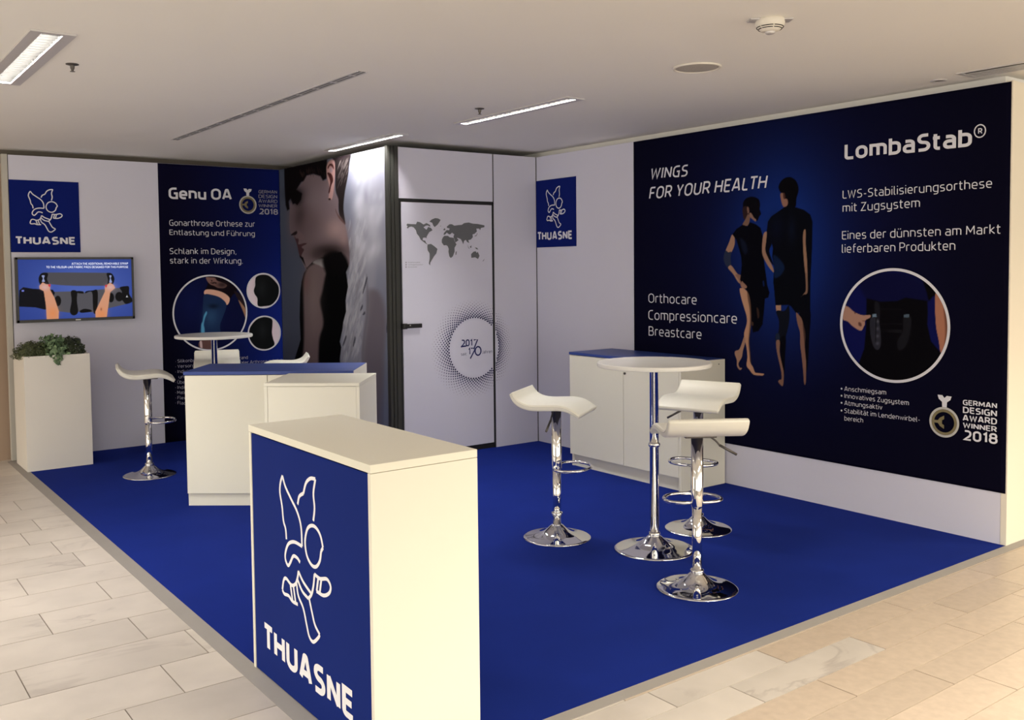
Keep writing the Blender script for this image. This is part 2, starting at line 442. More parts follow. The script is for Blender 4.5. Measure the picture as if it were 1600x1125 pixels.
M['detector'] = mat('detector_plastic', (0.78, 0.74, 0.66), 0.45, noise=(5, 0.02))
M['dark_metal'] = mat('dark_metal', (0.12, 0.11, 0.10), 0.4, metal=0.7, noise=(8, 0.05))
M['soil'] = mat('soil', (0.03, 0.02, 0.012), 0.95, noise=(40, 0.4))

def leaf_mat(name, c1, c2):
    m = bpy.data.materials.new(name); m.use_nodes = True; nt = m.node_tree; b = nt.nodes['Principled BSDF']
    g = nt.nodes.new('ShaderNodeNewGeometry'); r = nt.nodes.new('ShaderNodeMix'); r.data_type = 'RGBA'
    r.inputs[6].default_value = (*c1, 1); r.inputs[7].default_value = (*c2, 1)
    nt.links.new(g.outputs['Random Per Island'], r.inputs[0]); nt.links.new(r.outputs[2], b.inputs['Base Color'])
    b.inputs['Roughness'].default_value = 0.5; return m
M['leaf_moss'] = leaf_mat('moss_green', (0.035, 0.05, 0.018), (0.11, 0.13, 0.05))
M['leaf_ivy'] = leaf_mat('ivy_green', (0.05, 0.10, 0.045), (0.22, 0.33, 0.17))
M['leaf_box'] = leaf_mat('box_green', (0.018, 0.03, 0.014), (0.06, 0.08, 0.035))

def stone(name, base, vein, vein_amt, scale, speck):
    m = bpy.data.materials.new(name); m.use_nodes = True; nt = m.node_tree; b = nt.nodes['Principled BSDF']
    N, Lk = nt.nodes, nt.links
    geo = N.new('ShaderNodeNewGeometry'); oi = N.new('ShaderNodeObjectInfo')
    mul = N.new('ShaderNodeMath'); mul.operation = 'MULTIPLY'; mul.inputs[1].default_value = 37.0
    Lk.new(oi.outputs['Random'], mul.inputs[0])
    cmb = N.new('ShaderNodeCombineXYZ'); Lk.new(mul.outputs[0], cmb.inputs['Z'])
    va = N.new('ShaderNodeVectorMath'); va.operation = 'ADD'
    Lk.new(geo.outputs['Position'], va.inputs[0]); Lk.new(cmb.outputs[0], va.inputs[1])
    mp = N.new('ShaderNodeMapping'); mp.inputs['Rotation'].default_value = (0, 0, 0.6); mp.inputs['Scale'].default_value = (1, 2.2, 1)
    Lk.new(va.outputs[0], mp.inputs['Vector'])
    n1 = N.new('ShaderNodeTexNoise'); n1.inputs['Scale'].default_value = scale; n1.inputs['Detail'].default_value = 8
    n1.inputs['Distortion'].default_value = 1.4; Lk.new(mp.outputs[0], n1.inputs['Vector'])
    # thin veins where the noise crosses one level
    sub = N.new('ShaderNodeMath'); sub.operation = 'SUBTRACT'; sub.inputs[1].default_value = 0.5; Lk.new(n1.outputs['Fac'], sub.inputs[0])
    ab = N.new('ShaderNodeMath'); ab.operation = 'ABSOLUTE'; Lk.new(sub.outputs[0], ab.inputs[0])
    rmp = N.new('ShaderNodeMapRange'); rmp.inputs['From Min'].default_value = 0.0; rmp.inputs['From Max'].default_value = 0.035
    rmp.inputs['To Min'].default_value = 1.0; rmp.inputs['To Max'].default_value = 0.0; Lk.new(ab.outputs[0], rmp.inputs['Value'])
    n2 = N.new('ShaderNodeTexNoise'); n2.inputs['Scale'].default_value = 2.2; n2.inputs['Detail'].default_value = 2; Lk.new(va.outputs[0], n2.inputs['Vector'])
    r2 = N.new('ShaderNodeMapRange'); r2.inputs['From Min'].default_value = 0.5; r2.inputs['From Max'].default_value = 0.72; Lk.new(n2.outputs['Fac'], r2.inputs['Value'])
    mu = N.new('ShaderNodeMath'); mu.operation = 'MULTIPLY'; Lk.new(rmp.outputs[0], mu.inputs[0]); Lk.new(r2.outputs[0], mu.inputs[1])
    mu2 = N.new('ShaderNodeMath'); mu2.operation = 'MULTIPLY'; mu2.inputs[1].default_value = vein_amt; Lk.new(mu.outputs[0], mu2.inputs[0])
    n3 = N.new('ShaderNodeTexNoise'); n3.inputs['Scale'].default_value = speck[0]; n3.inputs['Detail'].default_value = 5; Lk.new(va.outputs[0], n3.inputs['Vector'])
    cl = N.new('ShaderNodeMix'); cl.data_type = 'RGBA'; a = speck[1]
    cl.inputs[6].default_value = (*[c*(1-a) for c in base], 1); cl.inputs[7].default_value = (*[min(1, c*(1+a)) for c in base], 1)
    Lk.new(n3.outputs['Fac'], cl.inputs[0])
    tone = N.new('ShaderNodeHueSaturation'); ad = N.new('ShaderNodeMapRange'); ad.inputs['To Min'].default_value = 0.93; ad.inputs['To Max'].default_value = 1.05
    Lk.new(oi.outputs['Random'], ad.inputs['Value']); Lk.new(ad.outputs[0], tone.inputs['Value']); Lk.new(cl.outputs[2], tone.inputs['Color'])
    mx = N.new('ShaderNodeMix'); mx.data_type = 'RGBA'; mx.inputs[7].default_value = (*vein, 1)
    Lk.new(mu2.outputs[0], mx.inputs[0]); Lk.new(tone.outputs[0], mx.inputs[6]); Lk.new(mx.outputs[2], b.inputs['Base Color'])
    b.inputs['Roughness'].default_value = 0.32; b.inputs['Specular IOR Level'].default_value = 0.35
    return m
M['marble'] = stone('white_marble', (0.58, 0.53, 0.475), (0.22, 0.18, 0.17), 0.38, 1.6, (3.5, 0.22))
M['terrazzo'] = stone('beige_terrazzo', (0.53, 0.435, 0.345), (0.5, 0.4, 0.3), 0.0, 2.0, (28, 0.16))

# ------------------------------------------------------------------ the setting
HT, HC = 2.5, 2.55                       # stand height, ceiling height
XL, YB = -3.853, 2.058                   # stand: left edge, rear of the left bay
YE = -4.03                               # front edge
FZ = -0.015                              # hall floor lies a little below the carpet
floor = struct(box('floor', (-10, -9.4, -0.12), (6, 2.6, FZ-0.004), M['grout']))
def tile(x0, x1, y0, y1, m):
    g = 0.0022
    box('tile', (x0+g, y0+g, FZ-0.03), (x1-g, y1-g, FZ), m, floor)
left_joints = {0: -4.07, 1: -4.40, 2: -4.09, 3: -4.41, 4: -4.10, 5: -3.944, 6: -4.14, 7: -4.356}
for k in range(-11, 12):
    y1 = -0.915-0.3035*k; y0 = y1-0.3035
    j = left_joints.get(k, -4.1-0.3*random.random()); L = 0.664
    x = XL-0.005
    xs = [x, j] if x-j < L else [x, x-(x-j) % L, j]
    xs = [x]+[j-L*i for i in range(-1, 5) if j-L*i < x-0.05]
    for a, b in zip(xs, xs[1:]):
        if y0 > -9.3: tile(b, a, y0, y1, M['marble'])
rowy = [-4.0, -4.075, -4.222, -4.386, -4.556, -4.717] + [-4.717-0.163*i for i in range(1, 7)]
rj = {1: [-2.79, -2.17, -1.265, -0.5], 2: [-2.515, -1.75, -1.1, -0.54], 3: [-2.95, -2.215, -1.30, -0.7], 4: [-2.6, -1.845, -1.05]}
for r in range(len(rowy)-1):
    y1, y0 = rowy[r], rowy[r+1]
    js = rj.get(r) or [-3.1+0.75*((i+0.37*r) % 5) for i in range(5)]
    js = sorted([XL-0.002] + [q for q in js if q > XL+0.3 and q < 0.9] + [0.35+0.1*(r % 3), 1.1])
    if r == 0: js = [XL-0.002, -2.9, -1.6, -0.3, 1.1]
    for a, b in zip(js, js[1:]):
        tile(a, b, y0, y1, M['marble'] if (b < -1.7 and r < 3) else M['terrazzo'])
# platform with blue carpet and its grey edge ramps
box('carpet', (XL, YE, FZ), (0.0, YB, 0.0), M['carpet'])['kind'] = 'structure'
bpy.data.objects['carpet'].name = 'floor_carpet'
def ramp(name, quad):
    a, b, c, d = quad                    # inner edge a-b at z 0, outer edge d-c at floor height
    v = [(*a, 0.001), (*b, 0.001), (*c, FZ+0.002), (*d, FZ+0.002), (*a, FZ), (*b, FZ), (*c, FZ), (*d, FZ)]
    return struct(add(name, v, [(0, 1, 2, 3), (4, 7, 6, 5), (0, 4, 5, 1), (1, 5, 6, 2), (2, 6, 7, 3), (3, 7, 4, 0)], M['trim_grey']))
ramp('trim_1', ((XL, YE), (XL, YB+0.04), (XL-0.060, YB+0.04), (XL-0.060, YE-0.035)))
ramp('trim_2', ((XL, YE), (0.62, YE), (0.62, YE-0.036), (XL-0.060, YE-0.036)))

# building shell
OPEN = [(-4.378, -4.293, -2.13, -0.89), (-1.490, -1.430, -2.16, -1.01), (-1.590, -1.530, -0.31, 0.83)]
bm = bmesh.new()
xs = sorted({-10, 6} | {o[0] for o in OPEN} | {o[1] for o in OPEN}); ys = sorted({-9.4, 2.6} | {o[2] for o in OPEN} | {o[3] for o in OPEN})
gv = {(x, y): bm.verts.new((x, y, HC)) for x in xs for y in ys}
for x0, x1 in zip(xs, xs[1:]):
    for y0, y1 in zip(ys, ys[1:]):
        if any(o[0] <= x0 and x1 <= o[1] and o[2] <= y0 and y1 <= o[3] for o in OPEN): continue
        bm.faces.new((gv[x0, y0], gv[x0, y1], gv[x1, y1], gv[x1, y0]))
bm_box(bm, (-10, -9.4, HC+0.2), (6, 2.6, HC+0.3))
struct(from_bm('ceiling', bm, M['ceiling']))
struct(box('wall_far', (-10, 2.2, FZ-0.004), (6, 2.4, HC), M['hall_wall']))
struct(box('shade_band', (-10, 2.17, 2.44), (0.08, 2.2, HC), mat('painted_shade', (0.13, 0.11, 0.09), 0.8, noise=(3, 0.05))))  # added dark band, its colour stands in for shade above the stand walls
struct(box('wall_hall_right', (6, -9.4, FZ-0.004), (6.2, 2.4, HC), M['hall_wall']))
struct(box('wall_column', (0.09, -3.95, 0.0), (0.62, 2.2, HC), M['ceiling']))

# stand walls
wr = struct(box('wall_right', (0.0, YE+0.03, 0.0), (0.045, 0.045, HT), M['white_fabric']))
box('edge_profile', (-0.002, YE-0.004, 0.0), (0.040, YE+0.03, HT+0.004), M['cream_panel'], wr, bevel=0.002)
box('return_panel', (0.040, YE-0.002, 0.0), (0.62, YE+0.04, HT+0.002), M['cream_panel'], wr)
box('corner_seam', (-0.006, -0.006, 0.0), (0.0, 0.0, HT), M['black'], wr)

wl = struct(box('wall_left', (-3.842, YB, 0.0), (-1.456, YB+0.045, HT), M['white_fabric']))
box('edge_profile', (-3.888, YB-0.004, 0.0), (-3.845, YB+0.05, HT+0.004), M['edge_grey'], wl, bevel=0.002)
box('seam', (-3.845, YB-0.003, 0.0), (-3.841, YB+0.001, HT), M['black'], wl)
wa = struct(box('wall_angle', (-1.492, 0.03, 0.0), (-1.452, YB, HT), M['white_fabric']))

wb = struct(thing('wall_back', 'white stand wall beside the door', 'wall', (-0.7, 0.0, 0.0)))
del wb['category']
box('header_panel', (-1.400, 0.0, 2.098), (-0.474, 0.03, HT), M['white_fabric'], wb)
box('side_panel', (-0.462, -0.002, 0.0), (-0.004, 0.03, HT), M['white_fabric'], wb)
box('seam', (-0.474, 0.004, 2.07), (-0.462, 0.03, HT), M['black'], wb)
box('top_rail', (-1.400, 0.03, HT-0.05), (0.0, 0.05, HT), M['dark_alu'], wb)
post = struct(thing('trim_3', 'dark aluminium corner post left of the door', 'post', (-1.45, 0.02, 0.0))); del post['category']
for i, (a, b, y) in enumerate(((-1.500, -1.478, -0.012), (-1.478, -1.470, -0.004), (-1.470, -1.446, -0.014), (-1.446, -1.438, -0.004), (-1.438, -1.402, -0.012))):
    box('post_rib', (a, y, 0.0), (b, 0.035, HT+0.006), M['dark_alu'], post, bevel=0.0015)

door = struct(thing('door_1', 'white storage room door printed with a grey world map', 'door', (-0.93, 0.0, 0.0))); del door['category']
for lo, hi in (((-1.402, 0.004, 0.0), (-1.376, 0.04, 2.098)), ((-0.486, 0.004, 0.0), (-0.462, 0.04, 2.098)),
               ((-1.376, 0.004, 2.072), (-0.486, 0.04, 2.098)), ((-1.376, 0.010, 0.0), (-0.486, 0.04, 0.040))):
    box('door_frame', lo, hi, M['black'], door)
box('door_leaf', (-1.374, -0.003, 0.046), (-0.488, 0.02, 2.068), M['white_fabric'], door, bevel=0.001)
bm = bmesh.new(); bm_box(bm, (-1.392, -0.040, 1.060), (-1.355, -0.003, 1.104), 0.003); bm_box(bm, (-1.392, -0.055, 1.066), (-1.226, -0.040, 1.100), 0.005)
from_bm('door_handle', bm, M['black_plastic'], door)
box('lock_stud', (-1.345, -0.058, 1.085), (-1.335, -0.055, 1.093), M['aluminium'], door)

# --- print on the door
PB = Plane(1, 0.0)
def hz_list(pl, pts): return [pl.hz(*p) for p in pts]
OM = (625, 330, 0.090625)
LANDS = [
 [(105,240),(120,215),(180,222),(270,225),(290,180),(340,190),(400,230),(450,205),(510,235),(520,270),(470,245),(440,250),(400,280),(450,320),(470,290),(480,270),(530,290),(555,330),(500,360),(470,410),(450,450),(460,470),(430,455),(390,460),(385,500),(430,510),(440,540),(470,575),(440,560),(400,530),(350,490),(320,430),(285,390),(270,330),(230,280),(190,265),(150,275),(130,300),(110,280),(130,265)],
 [(500,180),(540,145),(600,120),(650,125),(695,150),(665,200),(640,235),(590,275),(565,240),(550,200)],
 [(470,575),(530,565),(580,600),(640,650),(620,730),(580,780),(545,840),(515,890),(515,935),(490,905),(505,820),(505,730),(470,670),(465,610)],
 [(735,450),(760,425),(820,425),(850,450),(920,460),(935,510),(955,555),(970,570),(935,630),(935,700),(905,780),(870,808),(845,780),(830,700),(835,650),(815,600),(790,585),(750,590),(715,540),(715,490)],
 [(745,410),(750,380),(775,350),(800,325),(840,330),(850,300),(820,290),(805,290),(800,265),(850,225),(890,225),(930,250),(1000,240),(1060,235),(1100,205),(1180,195),(1250,215),(1330,220),(1450,245),(1450,275),(1390,290),(1375,330),(1360,300),(1310,300),(1320,350),(1280,390),(1245,400),(1250,450),(1215,490),(1170,500),(1190,550),(1150,530),(1130,495),(1100,510),(1085,570),(1060,510),(1040,480),(990,460),(975,460),(1005,500),(950,540),(930,480),(915,440),(930,400),(890,370),(860,400),(840,400),(800,370),(775,400)],
 [(740,320),(765,290),(780,325),(750,330)], [(1220,740),(1260,700),(1300,690),(1315,720),(1335,700),(1365,770),(1340,825),(1290,795),(1225,805)],
 [(1450,820),(1440,850),(1415,870),(1430,845)], [(955,700),(972,690),(965,750),(950,755)], [(1155,570),(1185,640),(1210,655),(1175,640)],
 [(1200,610),(1225,590),(1225,630),(1205,630)], [(1285,625),(1320,630),(1345,660),(1310,655)], [(1270,435),(1315,410),(1325,375),(1330,390),(1310,430)], [(680,255),(705,250),(700,262)]]
bm = bmesh.new()
for L in LANDS: flat(PB, hz_list(PB, cr(*OM, L)), 0.005, bm)
from_bm('map_print', bm, M['print_grey'], door)
for k, (s, yy) in enumerate((('Produktionsstätten', 893), ('Tochtergesellschaften', 932), ('Distributoren', 972))):
    y = 330+yy*0.090625
    text(PB, s, (637, y), (637+[19, 23, 14][k], y-0.2), y-1.7, M['print_grey'], door, off=0.005)
    bm = bmesh.new(); disc(PB, PB.hz(634, y-0.8), 0.005, 0.005, bm, 10); from_bm('legend_dot', bm, M['print_grey'], door)
# ring of dots, one part on the door, the rest on the panel beside it
m_dots = vcol_mat('dot_print')
RC = (-0.684, 0.868)
dd = {'door': ([], [], []), 'side': ([], [], [])}
NR, NA = 12, 62
for i in range(NR):
    r = 0.258+0.0118*i*(1+0.012*i); size = 0.0074*(1-i/NR)**0.5+0.0008
    t = i/NR; c = np.array([22, 24, 62])*(1-t)+np.array([150, 142, 150])*t
    for k in range(NA):
        a = 2*math.pi*(k+0.5*(i % 2))/NA
        # the pattern's outline sags to the lower left as it fades
        h, z = RC[0]+r*math.cos(a)-0.02*t, RC[1]+r*math.sin(a)*1.0-0.006*t
        key = 'door' if h < -0.492 else ('side' if h > -0.458 else None)
        if not key: continue
        V, Fc, Cc = dd[key]; b0 = len(V)
        for q in range(6):
            V.append(PB.pt(h+size*math.cos(q*math.pi/3), z+size*math.sin(q*math.pi/3), 0.005))
            Cc.append((*(lin(c)/0.6), 1))
        Fc.append(tuple(range(b0, b0+6)))
for key, par in (('door', door), ('side', wb)):
    V, Fc, Cc = dd[key]
    o = add('dot_pattern', V, Fc, m_dots, par, kind='stuff')
    at = o.data.color_attributes.new('Col', 'FLOAT_COLOR', 'POINT'); at.data.foreach_set('color', np.array(Cc).ravel())
text(PB, '201', (719.6, 541.8), (737.5, 540.6), 530.8, M['print_navy'], door, off=0.005, bold=0.02, name='number_print')
text(PB, '1', (731.6, 554.6), (734.4, 554.4), 543.2, M['print_navy'], door, off=0.005, bold=0.02, name='number_print')
bm = bmesh.new()
OR_ = (670, 460, 0.14228)
stroke(PB, hz_list(PB, cr(*OR_, [(490, 500), (532, 495), (490, 602)])), 0.0125, 0.0051, bm)
stroke(PB, hz_list(PB, cr(*OR_, [(460, 592), (512, 588), (452, 705)])), 0.0125, 0.0052, bm)
ring(PB, PB.hz(*cr(*OR_, [(537, 620)])[0]), 0.030, 0.036, 0.0125, 0.0053, bm, 32)
stroke(PB, hz_list(PB, cr(*OR_, [(348, 575), (410, 566)])), 0.0115, 0.0053, bm)
from_bm('number_print', bm, M['print_navy'], door)
text(PB, 'seit', (719.8, 555.8), (728.4, 555.2), 551.2, M['print_navy'], door, off=0.005)
text(PB, 'Jahren', (753, 552.6), (768.6, 551.4), 547.6, M['print_navy'], door, off=0.005)

# ------------------------------------------------------------------ logo: winged runner + name
S0 = np.array([10, 276]); SC = 1/9.375
STROKES = [
 ([(388,465),(380,425),(357,395),(343,340),(320,285),(326,245),(347,214)], 0),
 ([(347,214),(380,255),(440,297),(500,338),(538,390),(548,465)], 0),
 ([(548,465),(470,462),(410,480),(378,520),(378,550),(405,568),(430,550),(460,520),(500,520),(528,532)], 0),
 ([(505,308),(522,275),(562,258)], 0), ([(562,258),(588,215),(630,193),(676,190)], 0), ([(676,190),(658,245),(668,300),(657,350)], 0),
 ([(745,435),(722,395),(683,372),(640,370),(600,390),(578,440),(595,492),(640,520),(683,518),(716,490),(728,452)], 0), ([(728,452),(745,435)], 0),
 ([(512,570),(502,600),(480,628),(440,640),(385,625),(358,638),(343,680)], 0), ([(343,680),(365,692),(410,690),(450,703),(505,703)], 0),
 ([(430,642),(452,702)], 0), ([(460,638),(482,698)], 0),
 ([(512,570),(560,602),(640,632)], 0), ([(500,602),(550,640),(610,656)], 0), ([(610,656),(640,632),(658,595),(668,550)], 0),
 ([(668,550),(720,556),(780,545),(812,565),(800,592),(750,612),(685,610)], 0), ([(703,556),(688,610)], 0), ([(730,558),(716,610)], 0),
 ([(493,622),(512,668),(560,705),(592,760),(617,800),(655,812),(700,785),(716,768)], 0), ([(716,768),(672,742),(645,702),(618,655)], 0)]
PLL = Plane(1, YB)
def logo_units():
    """strokes in sign metres, measured on the frontal sign, origin its lower left corner"""
    out = []
    for pts, _ in STROKES:
        q = [PLL.hz(*(S0+np.array(p)*SC)) for p in pts]
        out.append([(a+3.840, b-1.709) for a, b in q])
    return out
LU = logo_units()
def runner(pl, fn, wdt, off, m, parent):
    bm = bmesh.new()
    for k, st in enumerate(LU):
        pts = spline([fn(*p) for p in st], False, 5) if len(st) > 2 else [np.array(fn(*p)) for p in st]
        stroke(pl, pts, wdt, off+0.00003*k, bm)
    return from_bm('runner_emblem', bm, m, parent)

sgl = thing('logo_sign', 'square blue sign with winged runner above the television, left wall', 'sign', (-3.573, YB, 1.709), group=None)
box('sign_board', (-3.840, YB-0.006, 1.709), (-3.308, YB-0.0005, 2.299), M['blue_sign'], sgl)
runner(PLL, lambda a, b: (a-3.840, b+1.709), 0.0085, 0.0075, M['print_white'], sgl)
text(PLL, 'THUASNE', (24.8, 381.8), (116.8, 382.6), 369.2, M['print_white'], sgl, off=0.0075, bold=0.045)

PR = Plane(0, 0.0)
sgr = thing('logo_sign', 'square blue sign with winged runner beside the back corner, right wall', 'sign', (0.0, -0.27, 1.712))
box('sign_board', (-0.006, -0.530, 1.712), (-0.0005, -0.008, 2.292), M['blue_sign'], sgr)
runner(PR, lambda a, b: (0.008+a*0.522/0.532, 1.712+b*0.580/0.590), 0.0085, 0.0075, M['print_white'], sgr)
text(PR, 'THUASNE', (841.5, 375.6), (894.5, 373.6), 362.5, M['print_white'], sgr, off=0.0075, bold=0.045)

# ------------------------------------------------------------------ award badge
def award(pl, lines, medal_c, r_h, rib, parent, m, off=0.006):
    for s, bl, br, top, bo in lines: text(pl, s, bl, br, top, m, parent, off=off, bold=bo)
    c = pl.hz(*medal_c)
    bm = bmesh.new(); ring(pl, c, r_h*0.93, r_h*0.93, r_h*0.15, off, bm, 64); from_bm('medal_rim', bm, M['silver'], parent)
    bm = bmesh.new(); ring(pl, c, r_h*0.76, r_h*0.76, r_h*0.17, off, bm, 64)
    # the curved Y inside the medal
    def q(pts): return [(c[0]+a*r_h, c[1]+b*r_h) for a, b in pts]
    arm = lambda s: q([(-0.72, 0.09*s), (-0.42, 0.09*s), (-0.28, 0.28*s), (0.0, 0.44*s), (0.0, 0.20*s), (-0.14, 0.12*s), (-0.14, -0.02*s), (-0.72, -0.01*s)])
    flat(pl, arm(1), off+0.0003, bm); flat(pl, arm(-1), off+0.0006, bm)
    from_bm('medal_inner', bm, M['gold'], parent)
    bm = bmesh.new()
    P = q([(-0.46, 1.78), (-0.14, 1.78), (0.0, 1.60), (0.16, 1.76), (0.48, 1.74), (0.40, 1.50), (0.18, 1.34), (0.16, 0.98), (-0.14, 0.98), (-0.16, 1.34), (-0.38, 1.52)])
    flat(pl, P, off, bm); from_bm('medal_ribbon', bm, M['print_white'], parent)

# ------------------------------------------------------------------ left bay: dark blue knee brace banner
PG = Plane(1, YB-0.004)
m_print = vcol_mat('fabric_print', 0.9, 0.03)
gb = thing('wall_banner', 'dark blue knee orthosis banner behind the left bar table', 'banner', (-2.07, YB, 0.0))
gx0, gx1 = -2.643, -1.500
def px_lines(pl, a, b, vref, fine, coarse, horiz=True):
    pass
def h_of(pl, u, v): return pl.hz(u, v)[0]
def z_of(pl, u, v): return pl.hz(u, v)[1]
us = lines_between([(gx0, 0.02), (h_of(PG, 270, 490), 0.0036), (h_of(PG, 440, 490), 0.0065), gx1])
zs = lines_between([(0.0, 0.04), (z_of(PG, 330, 560), 0.0036), (z_of(PG, 330, 425), 0.025), HT-0.002])
g = Picture(PG, us, zs)
def genu_bg(U, V):
    t = np.clip((U-262)/185, 0, 1)[:, None]; b = np.clip((V-300)/300, 0, 1)[:, None]
    c = np.array([9, 8, 27])*(1-t**1.4)+np.array([14, 24, 84])*t**1.4
    return c*(1-b*(1-t)*0.35)+np.array([6, 12, 30])*t*b
g.base(genu_bg)
GO = (260, 420, 0.12443)
gc = lambda pts: cr(*GO, pts)
def inside(P, c, rx, ry): return ((P.U-c[0])/rx)**2+((P.V-c[1])/ry)**2 < 1
big = inside(g, (329.2, 488.7), 56.5, 57)
g.poly([(329.2+58*math.cos(a), 488.7+58*math.sin(a)) for a in np.linspace(0, 6.28, 40)[:-1]], (11, 14, 44), 1, smooth=False)
g.blob((300, 470), 25, 40, (14, 20, 62), 0.7, clip=big)
g.poly(gc([(500,105),(620,95),(760,150),(870,230),(880,290),(830,330),(790,372),(650,292),(500,264),(490,262),(520,180)]), (15, 10, 15), 1.2, clip=big)
g.poly(gc([(498,105),(560,108),(610,115),(640,150),(700,170),(760,205),(730,240),(650,240),(600,215),(550,195),(510,150)]), (105, 78, 74), 1.4, clip=big)
g.blob(gc([(700, 200)])[0], 9, 5, (30, 22, 24), 0.8, clip=big)
for q in ((560, 140, 560, 165), (585, 165, 610, 190), (545, 175, 580, 190)):
    g.poly(gc([(q[0], q[1]), (q[2]+20, q[3]-18), (q[2]+10, q[3])]), (45, 30, 30), 0.8, clip=big)
g.poly(gc([(490,264),(600,264),(720,302),(795,372),(760,455),(690,372),(590,332),(480,322)]), (176, 138, 120), 0.9, clip=big)
g.poly(gc([(478,322),(590,332),(690,372),(755,455),(712,600),(675,700),(660,860),(430,860),(435,700),(455,600),(460,430)]), (22, 36, 66), 1.0, clip=big)
g.blob(gc([(560, 600)])[0], 12, 16, (36, 62, 92), 0.8, clip=big)
g.blob(gc([(590, 470)])[0], 8, 4, (12, 18, 34), 0.8, clip=big)
g.poly(gc([(500,535),(470,590),(455,660),(437,710),(440,860),(475,860),(480,760),(470,700),(485,620),(510,560)]), (70, 128, 162), 2.0, clip=big)
g.poly(gc([(420,905),(580,905),(590,1010),(425,1010)]), (84, 60, 58), 1.0, clip=big)
g.poly(gc([(418,915),(445,912),(452,1005),(430,1005)]), (170, 150, 150), 1.0, clip=big)
g.poly(gc([(850,280),(940,340),(1000,500),(1000,615),(955,520),(905,400)]), (30, 22, 26), 1.5, clip=big)
g.poly(gc([(905,395),(950,440),(1000,520),(1003,640),(965,540)]), (130, 98, 78), 1.5, clip=big)
for c, blk in (((411.6, 454.2), [(1115,150),(1130,100),(1200,75),(1300,95),(1410,220),(1410,340),(1330,445),(1230,470),(1150,465),(1142,370),(1110,320),(1098,270),(1115,210)]),
               ((413.0, 520.5), [(1040,800),(1055,730),(1130,640),(1230,605),(1322,630),(1332,700),(1325,800),(1340,880),(1358,940),(1330,985),(1240,1010),(1130,985),(1050,890)])):
    cl = inside(g, c, 25.2, 26)
    g.poly([(c[0]+25.2*math.cos(a), c[1]+26*math.sin(a)) for a in np.linspace(0, 6.28, 30)[:-1]], (188, 174, 182), 1, smooth=False)
    g.poly(gc(blk), (15, 17, 18), 0.8, clip=cl)
    g.blob((c[0]-3, c[1]-4), 8, 14, (30, 32, 34), 0.6, clip=cl)
g.build('banner_fabric', m_print, gb, 0.58, 0.0, thick=0.004)
pg = M['print_white']
for a in (
    ('Genu OA', (263.5, 310.9), (362, 312.8), 292.8, 0.028), ('Gonarthrose Orthese zur', (264.5, 352.7), (398, 354.4), 343.4, 0),
    ('Entlastung und Führung', (264.7, 367.1), (398, 369.2), 358.7, 0), ('Schlank im Design,', (265, 397), (369, 397.4), 387.7, 0),
    ('stark in der Wirkung.', (265.4, 411.7), (379, 412.2), 402.2, 0)):
    text(PG, a[0], a[1], a[2], a[3], pg, gb, bold=a[4])
dim = mat('print_dim', (0.42, 0.42, 0.50), 0.7, spec=0.1, noise=(5, 0.02))
for s, y, ye, xe in (('• Silikonbeschichteter Abschlussrand', 566.9, 560.8, 387), ('• Versorgung medialer und lateraler Arthrose möglich', 575.1, 565, 442),
                     ('• Individuell anpassbar', 583, 581, 345), ('  und verstellbar', 591.2, 590, 335), ('• Überzug atmungsaktiv', 599.6, 599, 345), ('• Indikationsgerecht', 607.6, 607.6, 335),
                     ('• Materialmix hautfreundlich', 615.4, 616, 352), ('• Flexible Führung', 623.7, 625, 330), ('• Flache Bauweise', 631.5, 634, 330)):
    text(PG, s.strip(), (274 if s[0] == '•' else 279, y), (xe, ye), y-5.0, dim, gb, name='bullet_line')
bm = bmesh.new()
for c, r in (((329.2, 488.9), 57.3), ((411.6, 454.2), 25.3), ((413.0, 520.5), 25.0)):
    a, b = PG.hz(c[0]-r, c[1]), PG.hz(c[0]+r, c[1]); cc = PG.hz(*c); rr = (b[0]-a[0])/2
    bm = bmesh.new(); ring(PG, cc, rr, rr, 0.0145 if r > 30 else 0.0125, 0.003, bm); from_bm('picture_ring', bm, pg, gb)
award(PG, (('GERMAN', (403.8, 302.1), (432.5, 302.6), 297.1, 0.0), ('DESIGN', (403.8, 309.4), (432.7, 310.1), 304.1, 0.0),
           ('AWARD', (403.8, 316.6), (433, 317.6), 311.3, 0.0), ('WINNER', (403.8, 323.7), (433, 324.4), 318.9, 0.0),
           ('2018', (404.2, 334.9), (434, 335.8), 325.8, 0.035)), (387, 320), 0.0845, None, gb, dim)

# ------------------------------------------------------------------ angle wall: banner with a winged figure
PA = Plane(0, -1.496)
ab = thing('wall_banner', 'grey banner picturing a person with feathered white wings, left of the door', 'banner', (-1.496, 1.0, 0.0))
ya, yb = -2.054, -0.004                 # horizontal coordinate is -y
us = lines_between([(ya, 0.009), (yb, 0.009), yb+0.0]) if False else list(np.linspace(ya, yb, 210))
zs = lines_between([(0.0, 0.03), (0.75, 0.008), HT-0.002])
a = Picture(PA, us, zs)
rng = np.random.RandomState(3)
def ang_bg(U, V):
    t = np.clip((U-445)/160, 0, 1)[:, None]; s = np.clip((V-260)/400, 0, 1)[:, None]
    left = np.array([66, 72, 88])*(1-s)+np.array([58, 62, 76])*s
    right = np.array([126, 127, 140])*(1-s)+np.array([80, 84, 100])*s
    k = np.clip((t-0.3)/0.5, 0, 1); return left*(1-k)+right*k
a.base(ang_bg)
GA = (440, 230, 0.15113)
ga = lambda pts: cr(*GA, pts)
HY = 1058.7
gh = lambda pts: cr(440, 230, 0.15113, [(x, y+HY) for x, y in pts])
